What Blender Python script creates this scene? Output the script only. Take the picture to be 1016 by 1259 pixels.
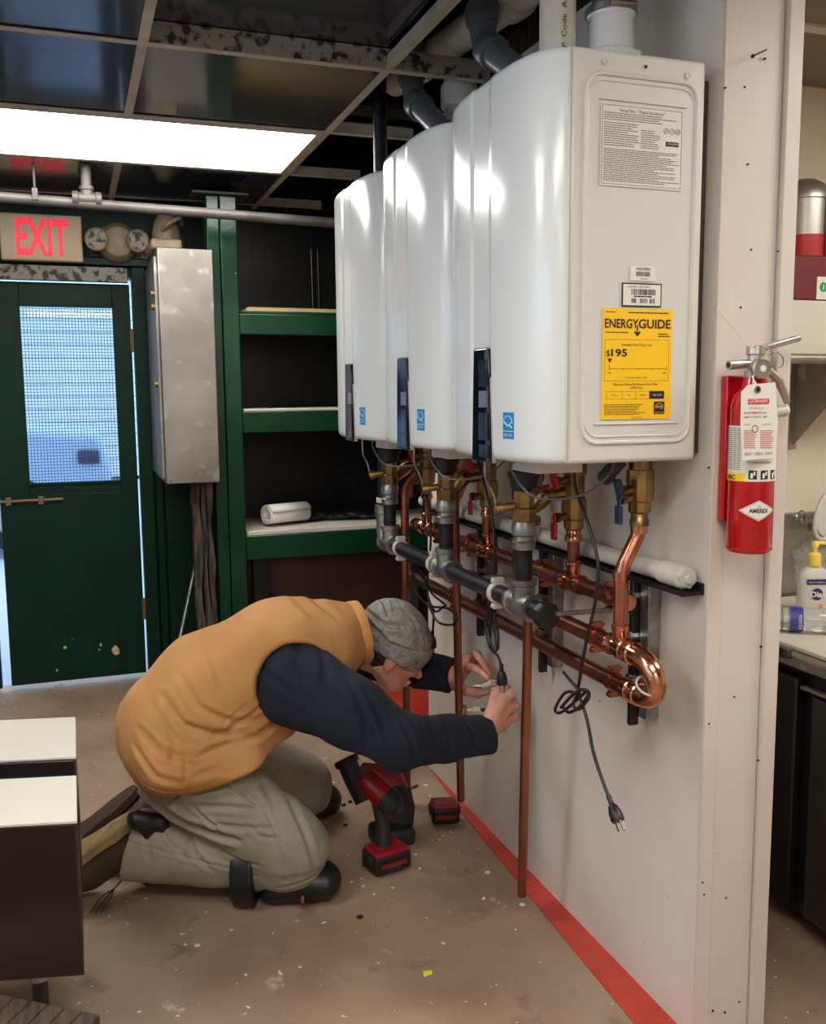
import bpy, bmesh, math, random
import numpy as np
from mathutils import Vector, Matrix, noise
random.seed(7); rng = np.random.default_rng(7)
for o in list(bpy.data.objects): bpy.data.objects.remove(o)
scene = bpy.context.scene
C = scene.collection

# ------------------------------------------------------------------ camera
F_PX, PITCH, YAW, ROLL = 1160.0, math.radians(7.15), math.radians(19.72), math.radians(-.49)
CAM = np.array([-1.104, 0.0, 1.289])
fwd = np.array([math.sin(YAW)*math.cos(PITCH), math.cos(YAW)*math.cos(PITCH), -math.sin(PITCH)])
rgt0 = np.array([math.cos(YAW), -math.sin(YAW), 0.0]); up0 = np.cross(rgt0, fwd)
rgt = rgt0*math.cos(ROLL)+up0*math.sin(ROLL); upv = -rgt0*math.sin(ROLL)+up0*math.cos(ROLL)
cd = bpy.data.cameras.new('camera'); cam = bpy.data.objects.new('camera', cd); C.objects.link(cam)
cd.sensor_fit = 'VERTICAL'; cd.sensor_height = 24.0; cd.lens = 24.0*F_PX/1259.0
cd.clip_start = 0.02; cd.clip_end = 200
m = Matrix(((rgt[0], upv[0], -fwd[0], CAM[0]), (rgt[1], upv[1], -fwd[1], CAM[1]), (rgt[2], upv[2], -fwd[2], CAM[2]), (0, 0, 0, 1)))
cam.matrix_world = m; scene.camera = cam
def at(u, v, ax, val):
    "measured point: where the sight line of photo position (u, v) meets the plane ax = val"
    d = fwd*F_PX+rgt*(u-508)-upv*(v-629.5); i = 'XYZ'.index(ax)
    return Vector(CAM+d*((val-CAM[i])/d[i]))

# ------------------------------------------------------------------ world, lights, exposure
scene.view_settings.view_transform = 'Standard'; scene.view_settings.look = 'None'
scene.view_settings.gamma = 1.0; scene.view_settings.use_curve_mapping = False
scene.view_settings.exposure = 0.0
w = bpy.data.worlds.new('world'); scene.world = w; w.use_nodes = True
wn = w.node_tree; bg = wn.nodes['Background']
bg.inputs[0].default_value = (.50, .72, 1.0, 1); bg.inputs[1].default_value = 3.0
LAMP = 12.5       # troffer panel radiance
CEIL = 2.118

# ------------------------------------------------------------------ materials
def lin(c): return tuple((x/12.92 if x <= .04045 else ((x+.055)/1.055)**2.4) for x in [k/255 for k in c])
MATS = {}
def mat(name, col, rough=.6, metal=0., col2=None, nscale=6., nlo=.4, nhi=.6, bump=0., bscale=40., coat=0., emit=None, estr=0., trans=0., spots=None, alpha=1., stretch=None, spec=None, detail=4.):
    mt = bpy.data.materials.new(name); mt.use_nodes = True; nt = mt.node_tree; N = nt.nodes; L = nt.links
    b = N['Principled BSDF']
    b.inputs['Base Color'].default_value = (*lin(col), 1); b.inputs['Roughness'].default_value = rough
    b.inputs['Metallic'].default_value = metal; b.inputs['Coat Weight'].default_value = coat
    b.inputs['Coat Roughness'].default_value = .08
    if spec is not None: b.inputs['Specular IOR Level'].default_value = spec
    if trans: b.inputs['Transmission Weight'].default_value = trans
    if alpha < 1: b.inputs['Alpha'].default_value = alpha
    tc = N.new('ShaderNodeTexCoord'); src = tc.outputs['Object']
    if stretch:
        mp = N.new('ShaderNodeMapping'); mp.inputs['Scale'].default_value = stretch; L.new(src, mp.inputs[0]); src = mp.outputs[0]
    last = None
    if col2:
        nz = N.new('ShaderNodeTexNoise'); nz.inputs['Scale'].default_value = nscale; nz.inputs['Detail'].default_value = detail; L.new(src, nz.inputs['Vector'])
        r = N.new('ShaderNodeMapRange'); r.inputs[1].default_value = nlo; r.inputs[2].default_value = nhi; L.new(nz.outputs['Fac'], r.inputs[0])
        mx = N.new('ShaderNodeMix'); mx.data_type = 'RGBA'; mx.inputs[6].default_value = (*lin(col), 1); mx.inputs[7].default_value = (*lin(col2), 1)
        L.new(r.outputs[0], mx.inputs[0]); last = mx.outputs[2]
    for sp in (spots or []):       # (color, scale, threshold lo, hi)
        nz = N.new('ShaderNodeTexNoise'); nz.inputs['Scale'].default_value = sp[1]; nz.inputs['Detail'].default_value = sp[4] if len(sp) > 4 else 2; L.new(src, nz.inputs['Vector'])
        r = N.new('ShaderNodeMapRange'); r.inputs[1].default_value = sp[2]; r.inputs[2].default_value = sp[3]; L.new(nz.outputs['Fac'], r.inputs[0])
        mx = N.new('ShaderNodeMix'); mx.data_type = 'RGBA'
        if last: L.new(last, mx.inputs[6])
        else: mx.inputs[6].default_value = (*lin(col), 1)
        mx.inputs[7].default_value = (*lin(sp[0]), 1); L.new(r.outputs[0], mx.inputs[0]); last = mx.outputs[2]
    if last: L.new(last, b.inputs['Base Color'])
    if bump:
        nz = N.new('ShaderNodeTexNoise'); nz.inputs['Scale'].default_value = bscale; nz.inputs['Detail'].default_value = 4; L.new(src, nz.inputs['Vector'])
        bp = N.new('ShaderNodeBump'); bp.inputs['Strength'].default_value = bump; bp.inputs['Distance'].default_value = .01
        L.new(nz.outputs['Fac'], bp.inputs['Height']); L.new(bp.outputs[0], b.inputs['Normal'])
    if emit:
        b.inputs['Emission Color'].default_value = (*lin(emit), 1); b.inputs['Emission Strength'].default_value = estr
    MATS[name] = mt; return mt
M_copper = mat('copper', (200, 132, 106), .26, 1., (168, 98, 74), 9., .35, .7, .05, 30)
M_copper_new = mat('copper bright', (222, 162, 128), .2, 1., (192, 122, 90), 14., .35, .7, .05, 30)
M_copper_old = mat('copper dull pipe', (166, 108, 88), .34, 1., (134, 84, 66), 7., .35, .7, .05, 40)
M_brass = mat('brass', (168, 136, 88), .34, 1., (120, 96, 60), 18., .4, .65, .08, 60)
M_galv = mat('galvanised', (168, 168, 164), .38, .9, (120, 120, 118), 25., .4, .65, .1, 70)
M_iron = mat('black iron', (38, 42, 48), .36, .4, (24, 26, 30), 30., .4, .6, .06, 90)
M_blackpl = mat('black plastic', (22, 22, 24), .42)
M_dark = mat('charcoal plastic', (52, 52, 54), .5)
M_white = mat('white enamel', (226, 231, 232), .2, 0, coat=.2, bump=.012, bscale=3)
M_panel = mat('grey white steel', (214, 212, 205), .34, 0, bump=.02, bscale=4)
M_gloss = mat('gloss black', (8, 9, 12), .1, 0, spec=.4)
M_screen = mat('display glass', (26, 31, 44), .12, 0, (58, 66, 88), 14, .45, .6, spec=.4)
M_paper = mat('white paper', (226, 224, 214), .6)
M_ink = mat('black ink', (26, 26, 26), .7)
M_grayink = mat('grey ink', (96, 95, 92), .7)
M_yellow = mat('yellow label', (250, 198, 20), .55)
M_blue = mat('blue sticker', (24, 140, 200), .4)
M_redink = mat('red ink', (205, 40, 45), .6)
M_pvcw = mat('white pvc', (214, 210, 198), .38, 0, (190, 186, 174), 5, .4, .7)
M_pvcg = mat('grey pvc', (98, 108, 116), .32, 0, (78, 86, 94), 8, .4, .7)
M_wall = mat('white panel wall', (222, 214, 204), .5, 0, (206, 196, 186), 2.2, .4, .75, .06, 9, spots=[((150, 140, 134), 30, .74, .78), ((196, 186, 176), 1.1, .55, .8)])
M_trim = mat('wall end trim', (214, 204, 194), .5, 0, (200, 188, 178), 2., .4, .75, .03, 20, spots=[((80, 66, 58), 55, .77, .79)])
M_hole = mat('nail hole', (38, 32, 30), .8)
M_floor = mat('worn concrete', (166, 140, 117), .62, 0, (138, 112, 92), 3.2, .36, .66, .16, 30, spots=[((168, 150, 132), 1.1, .5, .8, 5), ((96, 76, 62), 6, .62, .75, 6), ((226, 218, 204), 42, .705, .725), ((206, 194, 178), 9, .67, .74, 9), ((70, 58, 50), 70, .75, .77)])
M_redfloor = mat('red floor paint', (206, 72, 52), .34, 0, (170, 44, 34), 8, .4, .7, .35, 90, spots=[((226, 120, 100), 60, .72, .8)])
M_green = mat('green gloss paint', (7, 60, 34), .24, 0, (5, 46, 27), 5, .4, .7, .1, 30, spots=[((150, 150, 130), 60, .78, .80)])
M_green_old = mat('worn green paint', (8, 52, 32), .2, 0, (6, 42, 26), 6, .4, .7, .4, 60, spots=[((110, 124, 108), 60, .66, .74, 6)])
M_dgreen = mat('dark green paint', (3, 44, 30), .45, 0, (3, 32, 24), 4, .4, .7, .1, 20, spec=.22, spots=[((150, 150, 120), 34, .80, .82)])
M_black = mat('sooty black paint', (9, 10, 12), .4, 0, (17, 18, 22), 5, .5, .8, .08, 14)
M_speck = mat('speckled plaster', (150, 144, 132), .5, 0, (44, 42, 38), 40, .5, .6, .3, 60, detail=6)
M_tile = mat('dark glossy tile', (66, 68, 80), .17, .55, (60, 56, 62), 3, .4, .7, .12, 2.5, coat=.4)
M_grid = mat('ceiling grid', (190, 182, 168), .5, 0, (160, 150, 136), 10, .4, .7)
M_lens = mat('light lens', (255, 252, 240), .5, emit=(255, 250, 243), estr=LAMP)
M_steel = mat('brushed steel', (172, 168, 160), .42, .85, (140, 136, 128), 4, .35, .7, .08, 20, spots=[((196, 192, 184), 14, .6, .75, 5)])
M_steel2 = mat('dark steel', (96, 92, 86), .35, .9, (80, 76, 70), 3, .4, .7)
M_fridge = mat('charcoal fridge steel', (58, 54, 50), .34, .8)
M_shelfw = mat('white shelf board', (214, 208, 192), .5, 0, (196, 188, 170), 5, .4, .7)
M_ply = mat('plywood', (206, 184, 134), .6, 0, (180, 154, 104), 8, .4, .7, stretch=(1, 8, 8))
M_brownb = mat('brown wall board', (66, 40, 33), .5, 0, (42, 28, 26), 3, .4, .65, spots=[((10, 8, 8), 4, .6, .66, 5)])
M_bark = mat('rough split wood', (84, 70, 56), .8, 0, (34, 28, 24), 9, .4, .6, .5, 20, stretch=(6, 6, .6), spots=[((150, 118, 86), 9, .68, .72)])
M_cream = mat('cream laminate', (212, 208, 192), .45, 0, (204, 192, 168), 3, .45, .8, .03, 10)
M_dbrown = mat('dark brown laminate', (40, 27, 26), .3, 0, (34, 22, 22), 2, .4, .7)
M_wood = mat('ribbed brown wood', (72, 54, 38), .6, 0, (48, 36, 26), 8, .4, .6, .3, 20, stretch=(14, 1, 1))
M_beige = mat('kitchen wall', (226, 214, 190), .6, 0, (214, 202, 178), 1.5, .4, .7)
M_red = mat('extinguisher red', (176, 6, 18), .2, 0, coat=.6)
M_redcloth = mat('red plastic', (190, 30, 36), .35)
M_maroon = mat('maroon carton', (112, 20, 34), .5)
M_silver = mat('cast silver', (190, 186, 178), .35, .85)
M_glasspl = mat('clear plastic', (235, 238, 236), .12, trans=.85)
M_milky = mat('milky plastic', (232, 230, 222), .4, trans=.35)
M_amber = mat('yellow soap', (240, 210, 90), .3)
M_exitpl = mat('exit sign plate', (196, 176, 148), .45)
M_exitred = mat('exit sign red', (235, 24, 60), .4, emit=(255, 20, 60), estr=.55)
M_emerg = mat('aged cream plastic', (150, 130, 104), .45, 0, (120, 104, 84), 10, .4, .7)
M_skin = mat('skin', (214, 158, 134), .48, 0, (200, 134, 112), 14, .4, .7, .08, 120)
M_vest = mat('tan duck canvas', (192, 140, 84), .85, 0, (174, 122, 68), 5, .4, .7, .15, 160)
M_rib = mat('tan rib knit', (206, 150, 88), .9, 0, bump=.3, bscale=200)
M_navy = mat('navy fleece', (20, 29, 44), .95, 0, (15, 22, 36), 6, .4, .7, .15, 150)
M_khaki = mat('grey khaki twill', (152, 147, 130), .85, 0, (136, 131, 114), 6, .4, .7, .15, 150)
M_beanie = mat('heather grey knit', (158, 155, 146), .95, 0, (130, 127, 119), 60, .4, .65, .4, 180)
M_boot = mat('brown boot leather', (74, 54, 42), .6, 0, (52, 38, 30), 10, .4, .7, .2, 60)
M_sole = mat('tan crepe sole', (166, 140, 96), .7, 0, (130, 108, 74), 20, .4, .7, .3, 50)
M_hair = mat('dark hair', (34, 26, 22), .7, bump=.4, bscale=200)
M_toolred = mat('tool red', (140, 18, 24), .35)
M_car = mat('parked car paint', (172, 196, 222), .35)
M_ground = mat('bright pavement', (190, 190, 196), .8)
M_bldg = mat('pale house wall', (206, 216, 216), .8)
M_rope = mat('yellow string', (220, 196, 110), .8)
M_dblue = mat('dark blue', (30, 44, 92), .4)
M_bluelever = mat('blue lever', (34, 52, 88), .4)
M_redlever = mat('red lever', (190, 34, 44), .4)
M_kceil = mat('kitchen ceiling', (132, 122, 108), .7)
M_tube = mat('white roll', (232, 230, 222), .6)
M_hinge = mat('aged brass hinge', (120, 104, 72), .5, .5)

# ------------------------------------------------------------------ mesh helpers
class MB:
    def __init__(s): s.v = []; s.f = []
    def add(s, vs, fs):
        n = len(s.v); s.v += [tuple(v) for v in vs]; s.f += [tuple(i+n for i in f) for f in fs]; return s
    def box(s, a, b):
        x0, y0, z0 = [min(p, q) for p, q in zip(a, b)]; x1, y1, z1 = [max(p, q) for p, q in zip(a, b)]
        return s.add([(x0, y0, z0), (x1, y0, z0), (x1, y1, z0), (x0, y1, z0), (x0, y0, z1), (x1, y0, z1), (x1, y1, z1), (x0, y1, z1)],
                     [(0, 3, 2, 1), (4, 5, 6, 7), (0, 1, 5, 4), (1, 2, 6, 5), (2, 3, 7, 6), (3, 0, 4, 7)])
    def obox(s, c, ax, ay, az, hx, hy, hz):
        c = Vector(c); ax = Vector(ax).normalized(); ay = Vector(ay).normalized(); az = Vector(az).normalized()
        vs = [c+ax*(hx*i)+ay*(hy*j)+az*(hz*k) for k in (-1, 1) for (i, j) in ((-1, -1), (1, -1), (1, 1), (-1, 1))]
        return s.add(vs, [(0, 3, 2, 1), (4, 5, 6, 7), (0, 1, 5, 4), (1, 2, 6, 5), (2, 3, 7, 6), (3, 0, 4, 7)])
    def tube(s, pts, r, seg=16, caps=True, closed=False):
        pts = [Vector(p) for p in pts]; n = len(pts); rs = r if isinstance(r, (list, tuple)) else [r]*n
        ts = []
        for i in range(n):
            if closed: t = pts[(i+1) % n]-pts[i-1]
            else: t = pts[min(i+1, n-1)]-pts[max(i-1, 0)]
            if t.length < 1e-9: t = ts[-1] if ts else Vector((0, 0, 1))
            ts.append(t.normalized())
        u = ts[0].cross(Vector((0, 0, 1)))
        if u.length < .1: u = ts[0].cross(Vector((1, 0, 0)))
        u.normalize(); vs = []
        for i in range(n):
            u = (u-ts[i]*u.dot(ts[i])); u = u.normalized() if u.length > 1e-6 else ts[i].orthogonal().normalized()
            w_ = ts[i].cross(u)
            for k in range(seg):
                a = 2*math.pi*k/seg; vs.append(pts[i]+(u*math.cos(a)+w_*math.sin(a))*rs[i])
        fs = []
        for i in range(n if closed else n-1):
            for k in range(seg):
                j = (i+1) % n; k2 = (k+1) % seg
                fs.append((i*seg+k, i*seg+k2, j*seg+k2, j*seg+k))
        if caps and not closed: fs.append(tuple(range(seg-1, -1, -1))); fs.append(tuple((n-1)*seg+k for k in range(seg)))
        return s.add(vs, fs)
    def cyl(s, a, b, r, seg=20, r2=None):
        return s.tube([a, b], [r, r if r2 is None else r2], seg)
    def lathe(s, base, axis, prof, seg=28):
        "prof: (distance along axis, radius)"
        base = Vector(base); axis = Vector(axis).normalized(); u = axis.orthogonal().normalized(); w_ = axis.cross(u); vs = []
        for (h, r) in prof:
            for k in range(seg):
                a = 2*math.pi*k/seg; vs.append(base+axis*h+(u*math.cos(a)+w_*math.sin(a))*max(r, 1e-5))
        fs = [(i*seg+k, i*seg+(k+1) % seg, (i+1)*seg+(k+1) % seg, (i+1)*seg+k) for i in range(len(prof)-1) for k in range(seg)]
        fs.append(tuple(range(seg-1, -1, -1))); fs.append(tuple((len(prof)-1)*seg+k for k in range(seg)))
        return s.add(vs, fs)
    def ell(s, c, r, seg=20, rings=12):
        c = Vector(c); rx, ry, rz = r if isinstance(r, (list, tuple)) else (r, r, r); vs = []
        for i in range(1, rings):
            p = math.pi*i/rings
            for k in range(seg):
                a = 2*math.pi*k/seg; vs.append(c+Vector((rx*math.sin(p)*math.cos(a), ry*math.sin(p)*math.sin(a), rz*math.cos(p))))
        fs = [(i*seg+k, (i+1)*seg+k, (i+1)*seg+(k+1) % seg, i*seg+(k+1) % seg) for i in range(rings-2) for k in range(seg)]
        t = len(vs); vs += [c+Vector((0, 0, rz)), c-Vector((0, 0, rz))]
        fs += [(t, k, (k+1) % seg) for k in range(seg)]+[(t+1, (rings-2)*seg+(k+1) % seg, (rings-2)*seg+k) for k in range(seg)]
        return s.add(vs, fs)
    def prism(s, poly, d):
        "poly: 3D outline; d: extrusion vector"
        n = len(poly); d = Vector(d); vs = [Vector(p) for p in poly]+[Vector(p)+d for p in poly]
        return s.add(vs, [tuple(range(n-1, -1, -1)), tuple(range(n, 2*n))]+[(i, (i+1) % n, n+(i+1) % n, n+i) for i in range(n)])
def link(name, verts, faces, m_, parent=None, bevel=0., smooth=True, ang=40, base=None, bseg=2):
    b = Vector(base) if base is not None else (Vector(parent.get('_b', (0, 0, 0))) if parent else Vector((0, 0, 0)))
    me = bpy.data.meshes.new(name)
    if isinstance(verts, np.ndarray): me.from_pydata((verts-np.array(b)).tolist(), [], faces.tolist() if isinstance(faces, np.ndarray) else faces)
    else: me.from_pydata([tuple(Vector(v)-b) for v in verts], [], faces)
    bm = bmesh.new(); bm.from_mesh(me); bmesh.ops.recalc_face_normals(bm, faces=bm.faces); bm.to_mesh(me); bm.free()
    me.materials.append(m_)
    if smooth: me.shade_smooth(); me.set_sharp_from_angle(angle=math.radians(ang))
    o = bpy.data.objects.new(name, me); C.objects.link(o)
    if parent: o.parent = parent; o['_b'] = tuple(b)
    else: o.location = b
    if bevel:
        md = o.modifiers.new('bevel', 'BEVEL'); md.width = bevel; md.segments = bseg; md.limit_method = 'ANGLE'; md.angle_limit = math.radians(35)
    return o
def B(mb, name, m_, parent=None, **k): return link(name, mb.v, mb.f, m_, parent, **k)
def thing(name, label, cat, loc, group=None):
    o = bpy.data.objects.new(name, None); o.empty_display_size = .05; C.objects.link(o); o.location = loc; o['_b'] = tuple(loc)
    o['label'] = label; o['category'] = cat
    if group: o['group'] = group
    return o
def tag(o, label, cat, group=None):
    o['label'] = label; o['category'] = cat
    if group: o['group'] = group
    return o
def struct(name, mb, m_, **k):
    o = B(mb, name, m_, **k); o['kind'] = 'structure'; return o
def sempty(name, loc=(0, 0, 0)):
    o = bpy.data.objects.new(name, None); C.objects.link(o); o.location = loc; o['_b'] = tuple(loc); o['kind'] = 'structure'; return o
def copy_tree(o, parent=None):
    c = o.copy(); C.objects.link(c)
    if parent: c.parent = parent
    for ch in list(o.children): copy_tree(ch, c)
    return c
def catmull(pts, n=8):
    pts = [Vector(p) for p in pts]; P_ = [pts[0]*2-pts[1]]+pts+[pts[-1]*2-pts[-2]]; out = []
    for i in range(1, len(P_)-2):
        for k in range(n):
            t = k/n; a, b, c, d = P_[i-1], P_[i], P_[i+1], P_[i+2]
            out.append(.5*((2*b)+(c-a)*t+(2*a-5*b+4*c-d)*t*t+(3*b-a-3*c+d)*t**3))
    out.append(pts[-1]); return out
def bend(pts, r, n=7):
    "polyline with corners rounded to radius r"
    pts = [Vector(p) for p in pts]; out = [pts[0]]
    for i in range(1, len(pts)-1):
        a = (pts[i-1]-pts[i]); b = (pts[i+1]-pts[i]); rr = min(r, a.length*.48, b.length*.48)
        p0 = pts[i]+a.normalized()*rr; p2 = pts[i]+b.normalized()*rr
        for k in range(n+1):
            t = k/n; out.append(p0*(1-t)**2+pts[i]*2*t*(1-t)+p2*t*t)
    out.append(pts[-1]); return out
def text(s_, name, m_, parent, org, xd, yd, h, width=None, depth=.0006, bold=0., align='LEFT'):
    "lettering lying on the plane spanned by xd (reading direction) and yd (up)"
    cu = bpy.data.curves.new('t', 'FONT'); cu.body = s_; cu.size = 1; cu.extrude = 0; cu.align_x = 'LEFT'; cu.offset = bold; cu.resolution_u = 3
    to = bpy.data.objects.new('t', cu); C.objects.link(to); bpy.context.view_layer.update()
    me = bpy.data.meshes.new_from_object(to.evaluated_get(bpy.context.evaluated_depsgraph_get())); bpy.data.objects.remove(to)
    vs = np.array([v.co[:] for v in me.vertices]); fs = [tuple(p.vertices) for p in me.polygons]
    x0, x1 = vs[:, 0].min(), vs[:, 0].max(); y1 = vs[:, 1].max(); y0 = min(0, vs[:, 1].min()) if False else 0
    sy = h/max(y1, .1); sx = sy if width is None else width/(x1-x0)
    off = {'LEFT': 0, 'CENTER': -.5, 'RIGHT': -1}[align]*(x1-x0)*sx
    xd = Vector(xd).normalized(); yd = Vector(yd).normalized(); nd = xd.cross(yd); org = Vector(org)
    out = [org+xd*((v[0]-x0)*sx+off)+yd*(v[1]*sy)+nd*depth for v in vs]
    return link(name, out, fs, m_, parent, smooth=False)
CORE = []   # (smoothing helper list kept simple)

# ------------------------------------------------------------------ the room
XL, XR, YB, YF, TOP = -3.2, 2.3, -2.3, 4.38, 2.95
struct('floor', MB().box((XL, YB, -.06), (XR, YF+.12, 0)), M_floor, smooth=False)
rs = MB(); rl = [(-.098, 1.3), (-.08, 1.54), (-.055, 2.1), (-.033, 2.54), (.0, 2.92)]
for (xa, ya), (xb, yb) in zip(rl, rl[1:]): rs.prism([(xa, ya, .0005), (.0 if ya > 1.4 else .004, ya, .0005), (0.001, yb, .0005), (xb, yb, .0005)], (0, 0, .003))
rs.prism([(.0, 2.92, .0005), (.85, 2.92, .0005), (.85, 3.93, .0005), (.12, 3.93, .0005), (.1, 3.55, .0005)], (0, 0, .003))
struct('trim_1', rs, M_redfloor, smooth=False)
# partition carrying the heaters
struct('wall_partition', MB().box((0, 1.452, 0), (.15, 2.935, 2.13)), M_wall)
pe = sempty('trim_2', (0, 1.45, 0))
B(MB().box((0.0, 1.444, 0), (.031, 1.452, TOP)), 'corner_strip', M_trim, pe, bevel=.0012)
B(MB().box((.0325, 1.4475, 0), (.127, 1.452, TOP)), 'end_panel', M_trim, pe)
B(MB().box((.130, 1.436, 0), (.162, 1.49, TOP)), 'edge_strip', M_trim, pe, bevel=.0015)
hm = MB()
for (u, v) in ((941, 72), (916, 107), (892, 108), (965, 148), (920, 202), (924, 307), (958, 309), (911, 378), (903, 857), (872, 890), (864, 1085), (866, 1100), (893, 1104), (877, 1243), (892, 1245), (909, 1232), (928, 1112), (933, 935), (936, 795), (900, 560), (872, 575)):
    p = at(u, v, 'Y', 1.4436 if u > 925 or u < 893 else 1.447); hm.lathe((p.x, p.y+.002, p.z), (0, -1, 0), [(0, .0022), (.0035, .0018)], 8)
B(hm, 'nail_hole', M_hole, pe)['kind'] = 'stuff'
nl = thing('nail', 'long bent nail driven into the white wall end near the ceiling', 'nail', at(943, 61, 'Y', 1.447))
p = at(943, 61, 'Y', 1.447); q = at(926, 69, 'Y', 1.415)
B(MB().cyl(p, q, .0013, 8), 'shank', M_hole, nl); B(MB().cyl(q, q+(q-p).normalized()*.0015, .0035, 10), 'nail_head', M_hole, nl)
# far walls
wb = MB()
wb.box((XL, YF, 0), (-2.02, YF+.1, TOP)).box((-2.02, YF, 1.80), (-.83, YF+.1, TOP)).box((-.83, YF, 0), (XR, YF+.1, TOP))
struct('wall_back', wb, M_dgreen, smooth=False)
wl = MB(); wl.box((XL-.1, YB, 0), (XL, -.8, TOP)).box((XL-.1, 2.2, 0), (XL, YF, TOP)).box((XL-.1, -.8, 0), (XL, 2.2, 1.2)).box((XL-.1, -.8, 1.95), (XL, 2.2, TOP))
struct('wall_left', wl, M_cream)
wf = MB()
for y in (-.8, .2, 1.2, 2.15): wf.box((XL-.06, y, 1.2), (XL-.02, y+.05, 1.95))
for z in (1.2, 1.9): wf.box((XL-.06, -.8, z), (XL-.02, 2.2, z+.05))
struct('window_1', wf, M_trim)
struct('wall_front', MB().box((XL, YB-.1, 0), (XR, YB, TOP)), M_wall)
struct('wall_right', MB().box((XR, YB, 0), (XR+.1, YF, TOP)), M_beige)
struct('wall_kitchen', MB().box((.15, 2.2, 0), (XR, 2.3, TOP)), M_beige)
struct('wall_alcove', MB().box((.85, 2.3, 0), (.95, YF, TOP)), M_black)
struct('ceiling', MB().box((XL-.1, YB-.1, TOP), (XR+.1, YF+.2, TOP+.08)), M_black)
# frame trims around the door
wd = sempty('trim_3', (-.8, YF, 0))
B(MB().box((-.833, YF-.03, 0), (-.775, YF, 1.86)), 'door_casing', M_dgreen, wd, bevel=.004)
B(MB().box((-.768, YF-.014, 0), (-.735, YF, 2.0)), 'wall_board', M_dgreen, wd, bevel=.003)
B(MB().box((-.73, YF-.06, 0), (-.60, YF, 2.0)), 'wall_board', M_dgreen, wd, bevel=.003)
B(MB().box((-2.0, YF-.035, 1.7765), (-.85, YF, 1.838)), 'header_board', M_speck, wd, bevel=.002)
B(MB().box((-2.0, YF-.05, 1.845), (-.74, YF, 1.875)), 'header_batten', M_dgreen, wd, bevel=.002)
B(MB().box((-1.0, YF-.03, 1.88), (-.94, YF, 1.98)), 'wall_block', M_black, wd, bevel=.002)
B(MB().box((-.938, YF-.025, 1.88), (-.76, YF, 1.93)), 'wall_block', M_speck, wd, bevel=.002)
# doors
d1 = sempty('door_1', (-.842, YF, 0))
x0, x1, z1 = -1.414, -.842, 1.772
dp = MB(); dp.box((x0, YF+.005, 0.028), (-1.292, YF+.045, z1)); dp.box((-.917, YF+.005, .028), (x1, YF+.045, z1)); dp.box((-1.292, YF+.005, 1.677), (-.917, YF+.045, z1)); dp.box((-1.292, YF+.005, .84), (-.917, YF+.045, .915))
B(dp, 'door_leaf', M_dgreen, d1, bevel=.003)
B(MB().box((x0+.004, YF-.004, .03), (x1-.004, YF+.04, .868)), 'door_panel', M_dgreen, d1, bevel=.002)
B(MB().box((-1.30, YF+.028, .91), (-.912, YF+.032, 1.68)), 'window_pane', mat('cloudy pane', (235, 242, 250), .03, trans=1., spec=.2), d1, smooth=False)
gm = MB(); n = 29
for i in range(n+1):
    x = -1.292+.375*i/n; gm.box((x-.0011, YF+.014, .915), (x+.0011, YF+.0162, 1.677))
n = 58
for i in range(n+1):
    z = .915+.762*i/n; gm.box((-1.292, YF+.0165, z-.0011), (-.917, YF+.0187, z+.0011))
B(gm, 'wire_mesh', mat('dark wire', (44, 60, 66), .6), d1, smooth=False)['kind'] = 'stuff'
for (a, b) in ((.915, 'l'), (1.677, 't')):
    B(MB().box((-1.30, YF-.002, a-.008), (-.909, YF+.012, a+.004)), 'window_bead', M_dgreen, d1, bevel=.002)
for z in (1.53, .33):
    h = B(MB().box((-.848, YF-.012, z-.048), (-.826, YF+.004, z+.048)), 'hinge', M_hinge, d1, bevel=.002)
    B(MB().cyl((-.837, YF-.014, z-.05), (-.837, YF-.014, z+.05), .006, 10), 'hinge_pin', M_hinge, h)
bt = B(MB().cyl((-1.62, YF-.012, .842), (-1.16, YF-.012, .846), .007, 10), 'slide_bolt', M_hinge, d1)
for x in (-1.38, -1.25, -1.5): B(MB().box((x-.012, YF-.02, .826), (x+.012, YF+.002, .862)), 'bolt_keeper', M_hinge, bt, bevel=.003)
# chipped paint on the door
ch = MB()
for (u, v, s) in ((142, 800, .017), (80, 796, .008), (124, 793, .006), (122, 799, .004), (70, 824, .005)):
    c = at(u, v, 'Y', YF-.0045); k = 9
    ch.add([c+Vector((math.cos(2*math.pi*i/k)*s*(.6+.6*rng.random()), 0, math.sin(2*math.pi*i/k)*s*(.8+.8*rng.random()))) for i in range(k)], [tuple(range(k))])
B(ch, 'chipped_paint', M_ply, d1, smooth=False)
d2 = sempty('door_2', (-1.46, YF, 0))
B(MB().box((-2.0, YF+.005, .02), (-1.452, YF+.045, 1.772)), 'door_leaf', M_dgreen, d2, bevel=.003)
# outside
struct('ground', MB().box((-14, YF+.12, -.14), (12, 30, -.06)), M_ground)
struct('trim_4', MB().box((-2.1, YF+.1, -.06), (-.7, YF+.6, -.002)), M_ground)
hs = thing('house', 'pale house wall beyond the parked car, seen through the wire glass', 'building', (-4, 16, 0))
B(MB().box((-12, 16, 0), (6, 17, 7)), 'wall', M_bldg, hs); 
for i in range(22): B(MB().box((-12, 15.97, .3+i*.2), (6, 16, .47+i*.2)), 'siding_board', M_bldg, hs, bevel=.01)
cr = thing('car', 'blue parked car seen through the wire glass of the door', 'car', (-3.4, 9.3, 0))
B(MB().prism([(-6.3, 8.5, .3), (-1.5, 8.5, .3), (-1.42, 8.5, .62), (-1.5, 8.5, .98), (-2.3, 8.5, 1.06), (-5.2, 8.5, 1.06), (-6.3, 8.5, .85)], (0, 1.7, 0)), 'car_body', M_car, cr, bevel=.07, bseg=3)
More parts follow.
